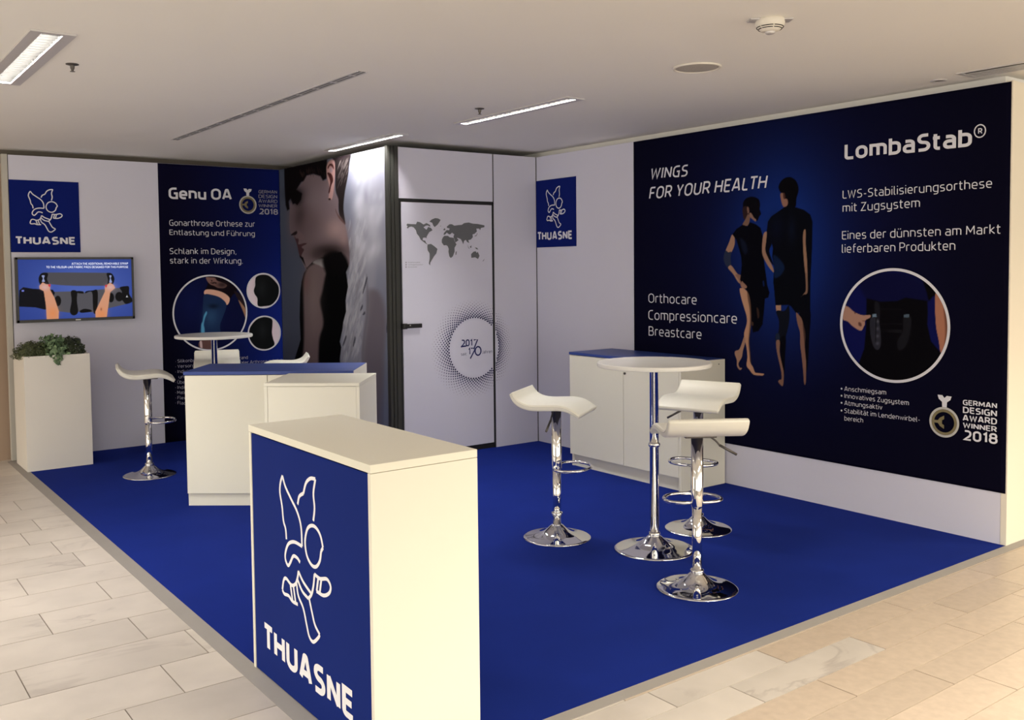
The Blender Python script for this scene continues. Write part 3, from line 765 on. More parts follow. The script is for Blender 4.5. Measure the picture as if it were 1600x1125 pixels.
# wing: a pale sheet of feathers falling from the shoulder, a brownish one beside it
a.poly(ga([(700,1125),(720,900),(780,700),(860,520),(960,600),(1000,900),(960,1500),(880,2000),(830,2300),(600,2250),(605,2000),(640,1800),(670,1500),(690,1300)]), (122, 123, 134), 12, 0.75)
a.poly(gh([(900,430),(990,420),(1050,520),(1080,700),(1080,900),(1060,1125),(1040,1500),(1000,1900),(900,1900),(860,1400),(840,1125),(860,900),(890,650)]), (84, 76, 82), 12, 0.7)
a.poly(gh([(880,250),(905,500),(895,700),(865,900),(850,1125),(880,1300),(830,1125),(850,850),(880,600)]), (78, 74, 82), 4, 0.5)
a.poly(gh([(1090,900),(1115,1000),(1110,1800),(1060,1900),(1075,1100)]), (92, 98, 114), 4, 0.8)
for k in range(230):                    # single feathers as soft streaks
    x = rng.uniform(690, 880); y = rng.uniform(700, 2150); L = rng.uniform(60, 220); sl = -0.16-0.12*(x-690)/190
    c = rng.choice([104, 112, 144, 150, 138]); w_ = rng.uniform(4, 10)
    x -= (y-1100)*0.06
    a.poly(ga([(x, y), (x+w_, y+L*0.4), (x+sl*L+w_*0.3, y+L), (x-w_*0.5+sl*L*0.4, y+L*0.5)]), (c, c, c+9), 1.6, 0.45)
for k in range(60):
    x = rng.uniform(760, 1080); y = rng.uniform(300, 1150); r_ = rng.uniform(3, 9)
    c = rng.choice([120, 160, 170, 128])
    a.blob(ga([(x, y)])[0], r_, r_*2.2, (c, c, c+10), 0.35, ang=0.2)
a.blob(ga([(875, 500)])[0], 4, 12, (105, 105, 118), 0.6)
a.poly(gh([(640,760),(625,830),(650,800)]), (110, 110, 120), 1)
for q in ((880,290,845,450), (835,570,820,630), (665,890,640,990), (1095,700,1090,850), (760,900,745,1000), (860,640,845,680)):
    a.poly(gh([(q[0], q[1]), (q[0]+9, q[1]+20), (q[2]+4, q[3]), (q[2]-4, q[3]-10)]), (40, 40, 48), 0.8, 0.7)
# hair behind the ear and down the neck
a.poly(ga([(530,20),(712,20),(700,200),(688,300),(655,480),(643,640),(662,800),(610,740),(592,640),(588,540),(560,440),(556,250)]), (24, 19, 20), 1.6, smooth=True)
for k in range(34):
    x = rng.uniform(590, 690); y = rng.uniform(100, 360); L = rng.uniform(30, 80)
    a.poly(ga([(x, y), (x+5, y+4), (x-L*0.35+3, y+L), (x-L*0.35, y+L-3)]), (86, 80, 78), 1.0, 0.5)
# skin of face, ear and neck
a.poly(ga([(95,560),(118,590),(160,560),(150,440),(215,370),(250,300),(330,283),(400,300),(430,340),(468,325),(465,180),(500,135),(545,135),(556,210),(552,440),(590,540),(592,680),(655,790),(690,950),(705,1125),(690,1230),(560,1190),(400,1170),(330,1210),(262,1262),(225,1200),(190,1120),(175,1060),(148,960),(112,905),(90,870),(84,720)]), (98, 85, 90), 1.4)
a.blob(ga([(230, 860)])[0], 20, 34, (66, 54, 58), 0.35, ang=0.1)
a.blob(ga([(240, 420)])[0], 14, 16, (84, 72, 78), 0.6)
a.blob(ga([(100, 760)])[0], 7, 30, (92, 80, 86), 0.6)
a.blob(ga([(200, 700)])[0], 11, 22, (48, 38, 42), 0.75, ang=0.15)
a.blob(ga([(150, 480)])[0], 14, 10, (16, 12, 16), 0.95)
a.blob(ga([(175, 540)])[0], 7, 9, (18, 13, 16), 0.9)
a.blob(ga([(350, 520)])[0], 22, 26, (112, 100, 106), 0.6)
a.blob(ga([(560, 850)])[0], 16, 16, (136, 114, 112), 0.8)
a.blob(ga([(640, 960)])[0], 7, 16, (124, 104, 104), 0.8)
a.blob(ga([(300, 780)])[0], 16, 18, (88, 74, 78), 0.5)
a.poly(ga([(100,905),(150,868),(170,880),(150,905),(125,912)]), (22, 16, 18), 1.2, 0.9)     # under the nose
a.poly(ga([(128,905),(150,940),(180,950),(175,1000),(205,1000),(245,990),(262,1000),(210,1030),(235,1060),(215,1100),(200,1150),(180,1090),(160,1000)]), (54, 34, 38), 1.5, 0.9)
a.poly(ga([(165,860),(225,905),(240,960),(180,955)]), (92, 76, 80), 2.5, 0.8)
a.poly(ga([(560,640),(590,700),(640,760),(660,800),(600,740),(570,680)]), (70, 48, 44), 2, 0.8)
# hair over the forehead
a.poly(ga([(28,120),(300,60),(475,30),(470,250),(466,326),(430,345),(405,300),(330,276),(262,292),(230,350),(205,360),(155,440),(215,478),(205,540),(165,600),(140,580),(120,590),(96,530),(76,560),(85,640),(62,655),(45,600),(34,400)]), (11, 8, 10), 2.6, smooth=False)
for k in range(26):
    x = rng.uniform(180, 440); y = rng.uniform(200, 270)
    a.poly(ga([(x, y), (x+6, y+2), (x+14, y+38), (x+8, y+40)]), (52, 36, 34), 1.2, 0.45)
# the ear
a.poly(ga([(470,190),(505,138),(545,140),(555,210),(550,360),(530,520),(505,545),(488,530),(498,420),(478,330),(468,260)]), (150, 118, 116), 1.2)
a.poly(ga([(480,205),(505,170),(535,180),(545,230),(520,200),(500,195),(485,225)]), (60, 32, 32), 1.0)
a.poly(ga([(475,265),(510,270),(530,300),(535,350),(515,400),(500,470),(488,465),(505,380),(500,330)]), (52, 24, 24), 1.2)
a.poly(ga([(500,210),(525,215),(530,255),(505,258)]), (128, 112, 118), 1.5)
a.poly(ga([(487,532),(508,530),(512,545),(495,548)]), (30, 18, 18), 1.0)
# shoulder, arm, dark back
a.poly(gh([(185,60),(225,80),(262,205),(235,240),(210,330),(195,450),(190,700),(200,930),(180,1000),(140,1125),(60,1400),(30,1900),(620,1900),(606,1125),(620,1010),(605,950),(632,830),(640,750),(670,640),(665,520),(690,380),(670,230),(695,170),(650,80),(620,20),(560,40),(480,70),(420,80),(330,120),(262,190)]), (4, 4, 5), 1.2, smooth=False)
a.poly(gh([(262,205),(330,150),(400,140),(470,200),(450,300),(425,430),(400,540),(430,690),(432,790),(395,920),(385,1125),(380,1500),(150,1500),(215,1125),(232,950),(232,700),(228,500),(232,330)]), (88, 75, 78), 5.5)
a.blob(gh([(330, 500)])[0], 12, 50, (104, 92, 92), 0.6)
a.blob(gh([(255, 330)])[0], 6, 16, (92, 66, 66), 0.5)
a.poly(gh([(325,135),(360,105),(410,92),(470,100),(485,180),(445,190),(385,160)]), (120, 118, 120), 2.5)
a.blob(gh([(500, 20)])[0], 26, 12, (24, 18, 18), 0.9)
a.blob(gh([(380, 60)])[0], 12, 8, (50, 40, 42), 0.6)
a.poly(gh([(430,90),(540,20),(650,60),(692,170),(620,260),(480,260)]), (6, 5, 6), 7)
a.build('banner_fabric', m_print, ab, 0.66, 0.003, thick=0.007)

# ------------------------------------------------------------------ right wall: dark blue banner
PW = Plane(0, -0.004)
lb = thing('wall_banner', 'wide dark blue banner with a standing couple on the right wall', 'banner', (0.0, -2.6, 0.285))
h0, h1 = 1.205, 4.026
hu = lambda u: h_of(PW, u, 450)
us = lines_between([(h0, 0.03), (hu(1125), 0.0042), (hu(1300), 0.015), (hu(1312), 0.0042), (hu(1488), 0.03), h1])
zs = lines_between([(0.285, 0.02), (0.62, 0.0048), (2.16, 0.02), HT-0.002])
b = Picture(PW, us, zs)
def lomba_bg(U, V):
    gl = np.exp(-(((U-1222)/82)**2+((V-385)/150)**2))[:, None]
    g2 = np.exp(-(((U-1240)/190)**2+((V-380)/260)**2))[:, None]
    return np.array([8, 7, 22])+gl*np.array([6, 28, 62])+g2*np.array([4, 8, 30])
b.base(lomba_bg)
A = lambda pts: cr(1130, 260, 0.16, pts)
B = lambda pts: cr(1130, 430, 0.16, pts)
# woman, seen from behind
b.poly(A([(192,400),(196,350),(230,308),(290,296),(345,320),(360,370),(356,420),(370,462),(352,490),(332,532),(300,525),(262,482),(240,490),(215,500),(195,450)]), (9, 8, 14), 0.9)
b.poly(A([(192,400),(238,395),(242,470),(208,520),(193,480)]), (38, 26, 28), 1.2)
b.poly(A([(232,398),(250,405),(254,450),(238,456)]), (104, 78, 70), 0.8)
b.poly(A([(243,465),(262,500),(250,560),(235,580),(188,572),(215,520)]), (104, 80, 68), 1.2)
b.poly(A([(255,455),(275,458),(300,500),(322,520),(316,538),(285,515),(258,490)]), (118, 90, 78), 1.0)
b.poly(A([(85,668),(108,680),(112,760),(78,840),(45,840),(22,830),(58,740)]), (138, 106, 88), 0.9)
b.poly(A([(24,822),(50,838),(78,836),(72,900),(78,972),(46,992),(10,935),(6,870)]), (34, 40, 60), 0.9)
b.poly(A([(48,992),(78,968),(132,1040),(198,1110),(200,1150),(150,1135),(98,1052)]), (142, 110, 92), 0.9)
b.poly(B([(118,-5),(168,-2),(200,48),(232,112),(215,132),(180,122),(164,80),(148,40)]), (118, 88, 76), 0.9)
body = A([(190,570),(235,585),(262,545),(318,565),(365,600),(386,680),(392,800),(402,950),(416,1050),(430,1160)])+B([(452,170),(440,218),(408,228),(400,330),(385,480),(345,545),(290,560),(266,420),(262,250),(225,140),(200,130)])+A([(165,1105),(172,1060),(181,960),(175,880),(150,790),(130,720),(90,665),(130,610)])
b.poly(body, (6, 6, 13), 1.0, smooth=False)
b.poly(B([(180,60),(200,75),(232,112),(215,130),(180,122)]), (128, 96, 82), 1.0)
b.poly(A([(165,700),(215,740),(240,820),(215,860),(180,800)]), (16, 22, 40), 4, 0.8)
b.poly(B([(160,135),(190,128),(215,140),(250,190),(268,300),(272,450),(264,540),(252,640),(262,760),(266,850),(292,900),(312,950),(350,955),(398,965),(380,980),(300,972),(255,922),(228,880),(236,800),(226,700),(207,620),(205,560),(230,470),(228,400),(205,320),(178,230)]), (160, 122, 98), 0.9)
b.poly(B([(235,150),(262,230),(275,330),(276,450),(266,540),(256,640),(266,760),(275,850),(262,840),(252,740),(246,640),(256,520),(262,420),(256,320),(240,230)]), (60, 42, 34), 2.2, 0.7)
b.poly(B([(205,598),(216,650),(192,740),(182,800),(150,860),(160,900),(184,906),(165,926),(135,890),(133,830),(113,770),(118,740),(155,725),(180,670)]), (140, 108, 90), 0.9)
b.poly(B([(325,318),(346,335),(352,400),(338,420)]), (48, 34, 30), 1.5)
b.poly(B([(275,455),(292,460),(295,490),(280,492)]), (60, 42, 34), 1.2)
b.poly(B([(385,60),(398,60),(402,105),(392,108)]), (16, 30, 70), 1.0)
# man, seen from behind
b.poly(A([(540,200),(560,150),(600,115),(650,103),(702,130),(730,180),(736,240),(716,310),(700,400),(600,402),(590,300),(570,262),(552,242)]), (8, 7, 11), 1.0)
b.poly(A([(558,268),(584,262),(592,310),(626,322),(630,372),(602,398),(580,382),(565,330)]), (124, 90, 78), 1.1)
b.poly(A([(585,262),(600,262),(606,310),(590,315)]), (60, 38, 36), 1.0)
tors = A([(605,392),(540,440),(470,488),(436,540),(424,645),(470,730),(486,800),(478,880),(500,990),(492,1070),(488,1140)])+B([(490,70),(498,150),(510,292),(640,292),(662,305),(712,372),(850,340),(852,30)])+A([(852,1125),(868,800),(873,540),(850,470),(790,425),(712,400)])
b.poly(tors, (7, 8, 15), 1.0, smooth=False)
b.blob(A([(670, 620)])[0], 6, 22, (13, 18, 34), 0.8)
b.blob(A([(520, 600)])[0], 12, 22, (10, 14, 32), 0.7)
b.poly(A([(488,868),(540,895),(598,980),(565,1060),(500,1090),(498,990)]), (15, 30, 62), 3.0, 0.85)
b.poly(A([(425,645),(474,745),(450,830),(492,965),(440,900),(408,820),(414,730)]), (8, 9, 18), 1.0)
b.poly(A([(400,648),(426,642),(420,730),(412,820),(442,900),(485,985),(492,1035),(440,975),(386,872),(379,790),(386,700)]), (132, 102, 86), 1.0)
b.poly(A([(788,622),(806,630),(806,760),(816,880),(822,1000),(822,1125),(806,1085),(786,900),(778,700)]), (128, 98, 80), 1.0)
b.poly(B([(804,-10),(822,-5),(826,150),(810,186),(785,190),(760,212),(790,176),(806,140)]), (112, 86, 72), 0.9)
b.poly(B([(512,292),(564,292),(564,348),(518,348)]), (150, 114, 92), 0.8, smooth=False)
b.poly(B([(518,350),(600,348),(642,296),(645,450),(612,600),(600,645),(515,642),(512,590),(538,560),(545,450)]), (14, 16, 25), 1.0)
b.poly(B([(515,575),(545,570),(550,640),(515,640)]), (26, 34, 52), 2)
b.poly(B([(550,640),(610,600),(604,800),(598,950),(588,965),(572,880)]), (7, 7, 14), 1.2)
b.poly(B([(518,642),(552,642),(552,760),(577,880),(592,960),(586,1068),(570,1080),(538,1042),(548,1022),(570,1010),(564,930),(535,800),(520,720)]), (116, 86, 72), 0.9)
b.poly(B([(740,375),(850,340),(842,600),(832,800),(814,950),(800,700),(795,560)]), (7, 7, 14), 1.2)
b.poly(B([(712,368),(742,392),(768,430),(792,520),(802,600),(797,700),(810,860),(806,1050),(790,1056),(780,930),(765,780),(752,680),(750,560),(725,470)]), (112, 82, 70), 1.0)
b.poly(B([(775,450),(800,540),(806,620),(802,700),(812,850),(800,760),(790,640)]), (40, 28, 28), 1.5, 0.7)
# the round picture of the lumbar belt
EO = (1310, 415, 0.16438)
E_ = lambda pts: cr(*EO, pts)
cc = (1398.8, 508.9)
clp = inside(b, cc, 84, 88)
b.poly([(cc[0]+84.5*math.cos(q), cc[1]+88.5*math.sin(q)) for q in np.linspace(0, 2*math.pi, 60)[:-1]], (13, 16, 66), 1, smooth=False)
b.poly(E_([(200,100),(500,60),(800,120),(900,220),(870,310),(845,345),(640,330),(400,345),(270,320)]), (11, 12, 46), 8, clip=clp)
b.poly(E_([(268,312),(400,342),(560,335),(640,305),(845,335),(850,450),(845,560),(880,720),(975,830),(1060,1000),(540,1180),(150,1050),(205,900),(245,790),(262,600)]), (8, 7, 11), 2.5, clip=clp, smooth=False)
b.poly(E_([(800,110),(925,250),(890,300),(860,330),(840,260)]), (7, 6, 9), 3, clip=clp)
b.poly(E_([(925,255),(1020,430),(1045,580),(1000,790),(970,822),(955,720),(925,545)]), (148, 100, 80), 1.0, clip=clp)
b.poly(E_([(1000,400),(1045,580),(1010,760),(1015,600)]), (90, 58, 48), 3, 0.7, clip=clp)
b.poly(E_([(40,395),(90,390),(150,440),(230,472),(300,468),(302,494),(256,520),(252,560),(240,582),(222,616),(190,612),(130,572),(90,532),(40,505)]), (146, 112, 98), 1.0, clip=clp)
for q in ((150,440,160,455), (190,540,215,570), (225,520,252,525)):
    b.poly(E_([(q[0],q[1]),(q[2],q[1]+4),(q[2]+4,q[3]+6),(q[0]+4,q[3])]), (84, 56, 50), 1.2, clip=clp)
b.poly(E_([(303,505),(345,495),(380,500),(402,640),(402,760),(370,803),(330,762),(303,640)]), (36, 36, 45), 1.2)
b.poly(E_([(345,350),(385,360),(395,450),(385,520),(350,470)]), (22, 22, 28), 2)
b.poly(E_([(620,490),(690,490),(682,640),(640,765),(575,805),(560,720),(612,620)]), (22, 22, 27), 2)
for q in range(4): b.blob(E_([(372, 530+70*q)])[0], 2.6, 2.6, (70, 72, 84), 0.8)
b.poly(E_([(355,500),(362,500),(360,620),(355,720),(350,720)]), (10, 10, 12), 0.8)
b.poly(E_([(320,462),(358,460),(364,488),(326,492)]), (92, 112, 132), 0.8, smooth=False)
b.poly(E_([(620,466),(672,462),(672,490),(622,494)]), (66, 80, 94), 0.8, smooth=False)
for y in (412, 550, 610, 625): b.poly(E_([(405,y),(600,y+6),(600,y+10),(405,y+5)]), (30, 30, 34), 0.9, smooth=False)
b.build('banner_fabric', m_print, lb, 0.74, 0.0, thick=0.004)
pw = M['print_white']
for s, bl, br, tp, bo, sh in (
    ('WINGS', (1016, 280.4), (1074, 275.6), 262.8, 0.012, 0.2), ('FOR YOUR HEALTH', (1014.3, 311.5), (1197, 294.8), 292.6, 0.012, 0.2),
    ('Orthocare', (1013.6, 473), (1089, 476), 458.4, 0, 0), ('Compressioncare', (1013.6, 499.4), (1152, 506), 484.2, 0, 0), ('Breastcare', (1014, 524.2), (1096.5, 530), 509.6, 0, 0),
    ('LombaStab', (1320, 250), (1519, 228.5), 224.3, 0.03, 0),
    ('LWS-Stabilisierungsorthese', (1317, 310.5), (1550.5, 293.3), 297.4, 0, 0), ('mit Zugsystem', (1317, 331.6), (1437.8, 323.8), 318.2, 0, 0),
    ('Eines der dünnsten am Markt', (1316, 374.4), (1563.5, 365.2), 361.2, 0, 0), ('lieferbaren Produkten', (1315.8, 395.3), (1493, 390.9), 382.0, 0, 0)):
    text(PW, s, bl, br, tp, pw, lb, bold=bo, shear=sh)
for s, y, xe, ye in (('Anschmiegsam', 610.8, 1385, 616.8), ('Innovatives Zugsystem', 621.8, 1420.5, 633.3), ('Atmungsaktiv', 632.9, 1379, 640.2), ('Stabilität im Lendenwirbel-', 645, 1437.5, 659.5), ('bereich', 656.8, 1349, 660.4)):
    text(PW, s, (1319.8, y), (xe, ye), y-7.2, pw, lb, name='bullet_line')
    if s != 'bereich':
        bm = bmesh.new(); disc(PW, PW.hz(1315.3, y-3.6), 0.006, 0.003, bm, 12); from_bm('bullet_dot', bm, pw, lb)
rr = (PW.hz(1398.8+86.5, 508.9)[0]-PW.hz(1398.8-86, 508.9)[0])/2
c0 = PW.hz(1399.5, 508.9); c0[0] = (PW.hz(1316, 505)[0]+PW.hz(1481.5, 512)[0])/2
bm = bmesh.new(); ring(PW, c0, rr*0.975, (PW.hz(1398.8, 422)[1]-PW.hz(1398.8, 597)[1])/2, 0.0165, 0.003, bm, 128); from_bm('picture_ring', bm, pw, lb)
c1 = PW.hz(1531.6, 204.8)
bm = bmesh.new(); ring(PW, c1, 0.030, 0.034, 0.0065, 0.003, bm, 48); from_bm('trademark_ring', bm, pw, lb)
text(PW, 'R', (1528.6, 209.6), (1535.4, 209.0), 200.6, pw, lb, bold=0.03, name='trademark_letter')
award(PW, (('GERMAN', (1505.3, 632.6), (1558.6, 638.3), 624.2, 0.02), ('DESIGN', (1505.3, 644.9), (1558.6, 651.2), 635, 0.02),
           ('AWARD', (1505, 657.2), (1558.6, 663.6), 647.4, 0.02), ('WINNER', (1505.3, 668), (1558.3, 675.2), 659.4, 0.02),
           ('2018', (1505, 687.4), (1559.5, 694.2), 671.2, 0.03)), (1476, 659.6), 0.0865, None, lb, pw)

# ------------------------------------------------------------------ television
PT = Plane(1, 1.985)
tv = thing('television', 'flat television showing two hands on a grey strap, on left wall', 'television', (-3.35, 1.99, 1.13))
t0, t1 = PT.hz(24.3, 402.2), PT.hz(211.3, 498)
tb = PT.hz(26, 505)
X0, X1, Z0, Z1 = (t0[0]+tb[0])/2, t1[0]-0.003, (tb[1]+t1[1])/2, t0[1]
bz = 0.018
bm = bmesh.new()
bm_box(bm, (X0, 1.985, Z0), (X1, 2.03, Z1), 0.003)
from_bm('casing', bm, M['black_plastic'], tv)
for lo, hi in (((X0, 1.978, Z0), (X1, 1.985, Z0+bz+0.006)), ((X0, 1.978, Z1-bz), (X1, 1.985, Z1)), ((X0, 1.978, Z0), (X0+bz, 1.985, Z1)), ((X1-bz, 1.978, Z0), (X1, 1.985, Z1))):
    box('bezel', lo, hi, M['black_plastic'], tv, bevel=0.001)
box('wall_bracket', (X0+0.3, 2.03, Z0+0.15), (X1-0.3, YB, Z1-0.15), M['dark_metal'], tv)
box('emblem_plate', ((X0+X1)/2-0.02, 1.976, Z0+0.007), ((X0+X1)/2+0.02, 1.978, Z0+0.014), M['aluminium'], tv)
s = Picture(PT, np.linspace(X0+bz, X1-bz, 250), np.linspace(Z0+bz+0.006, Z1-bz, 140))
def tv_bg(U, V):
    gq = np.exp(-(((U-130)/80)**2+((V-450)/50)**2))[:, None]
    return np.array([42, 62, 138])+gq*np.array([36, 38, 42])
s.base(tv_bg)
T = lambda pts: cr(20, 395, 0.125, pts)
s.poly(T([(385,246),(700,246),(1180,250),(1200,330),(1180,412),(800,414),(600,405),(450,390)]), (78, 76, 82), 0.8, smooth=False)
s.poly(T([(345,268),(390,248),(440,262),(428,330),(450,402),(350,402),(322,330)]), (12, 12, 16), 0.8)
s.poly(T([(1172,262),(1205,250),(1245,268),(1270,330),(1240,405),(1180,412),(1190,340)]), (12, 12, 16), 0.8)
s.poly(T([(360,285),(398,285),(388,320),(400,360),(365,360),(375,320)]), (150, 160, 205), 0.8)
s.poly(T([(1205,285),(1235,285),(1225,320),(1240,370),(1205,370),(1215,320)]), (150, 160, 205), 0.8)
s.poly(T([(500,488),(720,482),(880,480),(900,505),(1060,462),(1350,436),(1420,640),(1200,692),(1020,745),(840,735),(700,748),(560,730),(480,700)]), (84, 82, 88), 0.9, smooth=False)
s.poly(T([(82,470),(130,430),(250,450),(500,462),(525,500),(505,560),(480,690),(400,710),(280,682),(75,672)]), (7, 8, 18), 0.9, smooth=False)
s.poly(T([(110,465),(140,465),(140,485),(112,485)]), (120, 130, 220), 0.8, smooth=False)
s.poly(T([(728,480),(800,482),(800,600),(815,740),(762,782),(715,740),(735,600)]), (8, 8, 10), 0.8)
s.poly(T([(800,480),(870,482),(882,508),(800,500)]), (8, 8, 10), 0.8)
s.poly(T([(905,505),(920,480),(1000,470),(1055,468),(1062,600),(1045,740),(1012,755),(1000,640),(988,490)]), (8, 8, 10), 0.8)
s.poly(T([(835,730),(860,712),(900,700),(970,712),(980,735),(860,750)]), (8, 8, 10), 0.8)
for c, rx, ry in (((562, 602), 42, 66), ((1228, 560), 38, 60), ((1330, 548), 50, 60)):
    s.poly(T([(c[0]+rx*math.cos(q), c[1]+ry*math.sin(q)) for q in np.linspace(0, 6.28, 18)[:-1]]), (10, 10, 12), 0.8, smooth=False)
s.poly(T([(1335,435),(1400,418),(1452,425),(1455,515),(1500,600),(1420,640),(1378,605),(1345,550),(1365,490)]), (10, 10, 13), 0.8)
s.poly(T([(1425,525),(1432,548),(1448,553),(1415,553),(1422,545)]), (230, 230, 235), 0.5)
s.poly(T([(330,415),(372,368),(415,392),(470,395),(466,460),(520,560),(576,730),(572,840),(425,845),(412,650),(386,480),(335,452)]), (212, 150, 118), 0.8, smooth=False)
s.blob(T([(400, 430)])[0], 7, 5, (214, 176, 178), 0.8)
s.blob(T([(500, 760)])[0], 8, 10, (224, 138, 84), 0.8)
s.poly(T([(440,400),(472,395),(462,430)]), (205, 60, 70), 0.8)
s.poly(T([(1150,420),(1215,372),(1260,400),(1280,440),(1218,492),(1198,640),(1172,818),(1035,822),(1032,735),(1100,590),(1150,485)]), (212, 150, 118), 0.8, smooth=False)
s.blob(T([(1220, 430)])[0], 7, 5, (214, 176, 178), 0.8)
s.blob(T([(1110, 770)])[0], 8, 9, (224, 138, 84), 0.8)
s.poly(T([(1152,405),(1180,402),(1165,435)]), (205, 60, 70), 0.8)
s.blob(T([(1105, 705)])[0], 1.2, 2.2, (130, 80, 60), 0.8)
s.build('screen', vcol_mat('screen_glow', 0.4, 0.03, 0.85), tv, 1.0, 0.001, emit=True)
tvw = mat('screen_letter', (0.5, 0.5, 0.5), 0.6, emit=((0.8, 0.85, 1.0), 0.85), noise=(3, 0))
text(PT, 'ATTACH THE ADDITIONAL REMOVABLE STRAP', (111.9, 413.8), (200, 413.4), 410.5, tvw, tv, bold=0.012)
text(PT, 'TO THE VELOUR-LIKE FABRIC PADS DESIGNED FOR THIS PURPOSE', (72.3, 419.1), (200, 418.8), 415.7, tvw, tv, bold=0.012)

# ------------------------------------------------------------------ front reception counter (left front corner)
FX0, FX1, FY0, FY1, FH = -3.862, -3.465, -3.972, -3.008, 0.948
fc = thing('reception_counter', 'white reception counter with blue winged runner front, nearest the viewer', 'counter', ((FX0+FX1)/2, (FY0+FY1)/2, 0.0))
box('counter_top', (FX0, FY0, FH-0.026), (FX1, FY1, FH), M['white_board'], fc, bevel=0.0012)
box('side_panel', (FX0+0.001, FY0, 0.0), (FX1, FY0+0.019, FH-0.0275), M['white_board'], fc, bevel=0.001)
box('side_panel', (FX0+0.001, FY1-0.019, 0.0), (FX1, FY1, FH-0.0275), M['white_board'], fc, bevel=0.001)
box('back_panel', (FX1-0.02, FY0+0.019, 0.0), (FX1-0.002, FY1-0.019, FH-0.0275), M['white_board'], fc)
box('front_panel', (FX0+0.004, FY0+0.0205, 0.004), (FX0+0.02, FY1-0.0205, FH-0.031), M['blue_print'], fc)
PF = Plane(0, FX0+0.004)
# place the emblem by four of its points
src = np.array([[*( (lambda q: (q[0]+3.840, q[1]-1.709))(PLL.hz(*(S0+np.array(p)*SC))) ), 1] for p in ((347, 214), (655, 812), (812, 565), (343, 680), (676, 190))])
dst = np.array([PF.hz(*p) for p in ((441.5, 742), (490.5, 1003), (516.5, 915), (441.5, 922), (493.5, 750))])
AF = np.linalg.lstsq(src, dst, rcond=None)[0]
runner(PF, lambda x, z: tuple(np.array([x, z, 1.0])@AF), 0.0125, 0.001, M['logo_white'], fc)
text(PF, 'THUASNE', (414.5, 1013), (552, 1129), 972, M['logo_white'], fc, off=0.001, bold=0.04)

# ------------------------------------------------------------------ boxes with a turned base
def turned(name, label, cat, loc, deg): return thing(name, label, cat, loc, math.radians(deg))
# left cabinet with blue top: local x along its front, local y to its back
cab = turned('storage_cabinet', 'white two-door cabinet with blue top in front of the left bar table', 'cabinet', (-3.239, -0.353, 0.0), -38.0)
W_, D_, H_ = 1.105, 0.52, 0.885
L = dict(world=False)
box('cabinet_top', (-0.006, -0.006, H_-0.022), (W_, D_, H_), M['blue_top'], cab, bevel=0.0015, **L)
box('side_panel', (0, 0.019, 0.0), (0.018, D_, H_-0.022), M['white_board'], cab, bevel=0.001, **L)
box('side_panel', (W_-0.016, 0.019, 0.0), (W_+0.002, D_+0.002, H_-0.002), M['white_board'], cab, bevel=0.001, **L)
box('back_panel', (0.018, D_-0.012, 0.0), (W_-0.018, D_, H_-0.022), M['white_board'], cab, **L)
box('door', (0.001, 0.0, 0.085), (0.541, 0.018, H_-0.025), M['white_board'], cab, bevel=0.001, **L)
box('door', (0.545, 0.0, 0.085), (W_-0.001, 0.018, H_-0.025), M['white_board'], cab, bevel=0.001, **L)
box('plinth', (0.012, 0.02, 0.0), (W_-0.012, 0.036, 0.082), M['white_board'], cab, **L)
cube = turned('display_plinth', 'small white box plinth behind the reception counter', 'plinth', (-3.043, -1.19, 0.0), -40.0)
W2, D2, H2 = 0.572, 0.525, 0.872
box('plinth_top', (0, 0, H2-0.019), (W2, D2, H2), M['white_board'], cube, bevel=0.0012, **L)
box('side_panel', (0, 0, 0), (0.019, D2, H2-0.020), M['white_board'], cube, bevel=0.0012, **L)
box('side_panel', (W2-0.019, 0, 0), (W2, D2, H2-0.020), M['white_board'], cube, bevel=0.0012, **L)
box('front_panel', (0.020, 0.003, 0.01), (W2-0.020, 0.018, H2-0.021), M['white_board'], cube, bevel=0.0005, **L)
box('back_panel', (0.020, D2-0.016, 0), (W2-0.020, D2-0.001, H2-0.020), M['white_board'], cube, **L)

# right cabinet against the wall: front faces -x
rc = thing('storage_cabinet', 'white two-door cabinet with blue top standing against the right wall', 'cabinet', (-0.22, -1.55, 0.0))
CX0, CX1, CY0, CY1, CH = -0.462, -0.012, -2.108, -0.965, 0.885
box('cabinet_top', (CX0-0.004, CY0+0.02, CH-0.02), (CX1, CY1+0.004, CH), M['blue_top'], rc, bevel=0.0015)
box('side_panel', (CX0, CY0, 0.0), (CX1, CY0+0.019, CH-0.003), M['white_board'], rc, bevel=0.001)
box('side_panel', (CX0+0.02, CY1-0.019, 0.0), (CX1, CY1, CH-0.02), M['white_board'], rc, bevel=0.001)
box('back_panel', (CX1-0.012, CY0+0.019, 0.0), (CX1, CY1-0.019, CH-0.02), M['white_board'], rc)
ym = PR and Plane(0, CX0).p(974, 650)[1]
d1 = box('door', (CX0, ym+0.002, 0.095), (CX0+0.018, CY1-0.001, CH-0.023), M['white_board'], rc, bevel=0.001)
d2 = box('door', (CX0, CY0+0.021, 0.095), (CX0+0.018, ym-0.002, CH-0.023), M['white_board'], rc, bevel=0.001)
box('plinth', (CX0+0.03, CY0+0.019, 0.0), (CX0+0.046, CY1-0.003, 0.09), M['white_board'], rc)
lk = Plane(0, CX0).p(976.5, 583.5)
bm = bmesh.new(); bmesh.ops.create_cone(bm, cap_ends=True, segments=20, radius1=0.009, radius2=0.009, depth=0.008)
bmesh.ops.rotate(bm, verts=bm.verts, matrix=Matrix.Rotation(math.pi/2, 3, 'Y')); bmesh.ops.translate(bm, verts=bm.verts, vec=Vector((CX0-0.003, lk[1], lk[2])))
from_bm('lock', bm, M['dark_metal'], d2)
sc_ = Plane(1, CY0).p(1123, 569)
bm = bmesh.new(); bmesh.ops.create_cone(bm, cap_ends=True, segments=12, radius1=0.004, radius2=0.004, depth=0.003)
